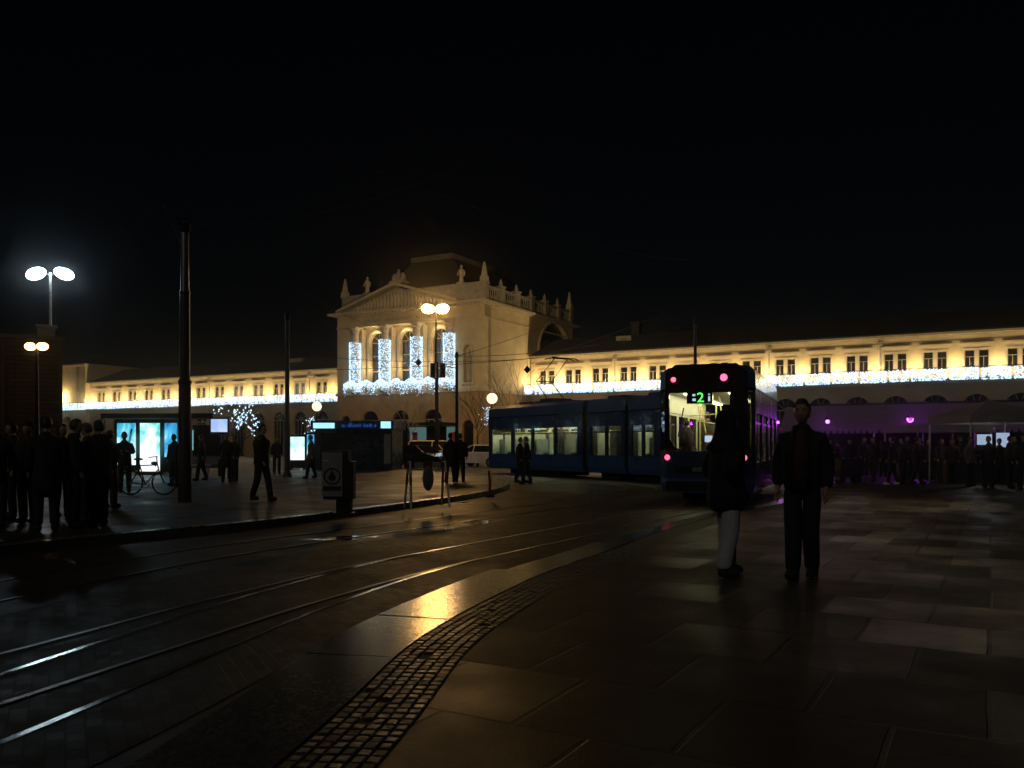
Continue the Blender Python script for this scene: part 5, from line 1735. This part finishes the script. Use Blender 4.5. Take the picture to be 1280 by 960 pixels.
P(650, 32, 1.72, rad(250), 'person walking before the lit tram windows, left one of two', 0, TG, stride=.25, jacket=DK[0])
P(658.5, 31, 1.74, rad(90), 'person walking before the lit tram windows, right one of two', 0, TG, stride=.3, jacket=DK[3])
RG = 'people by the terrace tent'
for (px, d, h, a, lab, kw) in (
    (1036, 33, 1.66, 200, 'person pushing a dark bag behind the man with the open jacket', dict(arms='front')),
    (1062, 37, 1.70, 160, 'person standing behind the dark trolley bag', {}),
    (1092, 33, 1.74, 120, 'person walking past the purple lamps in dark tight trousers', dict(stride=.28)),
    (1116, 30, 1.74, 60, 'person in white shoes walking under the bright purple spotlight', dict(stride=.3, shoes=(.5, .5, .5))),
    (1128, 31, 1.70, 100, 'person walking close behind the white shoes', dict(stride=.25)),
    (1146, 31, 1.74, 250, 'person striding right of the bright purple spotlight', dict(stride=.34)),
    (1160, 35, 1.68, 180, 'person in long coat left of the low flat tent', dict(coat=.55)),
    (1176, 33, 1.70, 200, 'person with long hair before the low flat tent', dict(hair_long=True)),
    (1190, 31, 1.66, 150, 'person in dark hat at the left leg of the peaked tent', dict(hat=(.02, .02, .03))),
    (1212, 29.5, 1.70, 210, 'person in pale grey jacket before the lit stall', dict(jacket=(.12, .10, .10))),
    (1236, 29, 1.74, 120, 'person silhouetted between the two lit menus of the stall', {}),
    (1262, 28, 1.74, 240, 'person in wide dark jacket near the right edge', dict(girth=1.2)),
    (1048, 41, 1.62, 30, 'shorter person far behind the trolley bag', dict(coat=.6)),
    (1080, 40, 1.78, 200, 'tall person far back under the dark awning, left of the purple spotlight', {}),
    (1104, 38, 1.58, 340, 'short person behind the walkers under the purple spotlight', dict(hood=(.02, .02, .03))),
    (1134, 36, 1.82, 170, 'tall person standing directly below the bright purple spotlight', dict(girth=1.1)),
    (1152, 40, 1.64, 90, 'person with raised phone far back under the awning', dict(arms='phone')),
    (1201, 34, 1.84, 20, 'tall person in profile behind the left leg of the peaked tent', dict(girth=1.1)),
    (1224, 33, 1.60, 200, 'short person close before the left lit menu', dict(hood=(.03, .012, .012))),
    (1249, 31, 1.66, 160, 'person in knit hat close before the right lit menu', dict(hat=(.05, .02, .02), coat=.6)),
    (1270, 33, 1.80, 90, 'tall person behind the two at the right edge', dict(arms='front')),
    (1279, 27, 1.78, 180, 'person cut by the right edge of the picture', dict(girth=1.2)),
):
    kw = dict(kw); jk_ = kw.pop('jacket', None)
    P(px, d, h, rad(a), lab, 0, RG, jacket=jk_ or R.choice(DK), **kw)
# passenger behind the rear windscreen
def in_tram(sec, x, y, label, h=1.6):
    w = sec.matrix_basis @ Vector((x, y, .66))
    t = person(w.x + TL.x, w.y + TL.y, .66, h, rad(40), label, jacket=(.03, .028, .03), group='tram passengers')
in_tram(s5, L5 - 1.0, -.62, 'passenger standing at the left of the lit rear windscreen', 1.42)
in_tram(s5, L5 - 2.4, .35, 'passenger deeper inside the rear part of the tram', 1.6)
in_tram(s5, L5 - 3.4, -.45, 'passenger farthest inside the rear part of the tram', 1.7)
in_tram(s1, 5.6, -.35, 'passenger standing inside the front part near the bellows', 1.7)
in_tram(s1, 3.6, .3, 'passenger standing inside the front part of the tram', 1.65)
in_tram(s2, 1.1, .2, 'passenger standing inside the second part of the tram', 1.65)

d = 32; X, _ = gxy(1060, d)
T = thing('trolley_bag', 'dark trolley bag standing behind the man with the open jacket', 'bag', (X, d, 0), rad(15))
mb = MB(); mb.prism([(-.45, .22), (.45, .22), (.5, .5), (.4, .92), (-.42, .92), (-.5, .5)], 'y', -.2, .2); mb.build('bag', cloth((.012, .012, .014)), T)
mb = MB(); mb.tube([(-.45, 0, .3), (-.8, 0, .62), (-1.0, 0, 1.0)], .018, 6); mb.build('handle', M['iron'], T)
for s in (-.35, .35):
    mb = MB(); mb.tube([(s, -.16, .13), (s, .16, .13)], .13, 12); mb.build('wheel', M['rubber'], T)

# ------------------------------------------------------------------ thin volume added to give the lamps their halos
hm, nt, out = nmat('lamp_halo_volume')
pv = N(nt, 'ShaderNodeVolumePrincipled')
pv.inputs['Color'].default_value = (.9, .92, .95, 1)
pv.inputs['Density'].default_value = .00055
pv.inputs['Anisotropy'].default_value = .975
nt.links.new(pv.outputs[0], out.inputs['Volume'])
mb = MB(); mb.box(-270, -40, -1.2, 270, 330, 27)
tag(mb.build('halo_box', hm), kind='stuff')
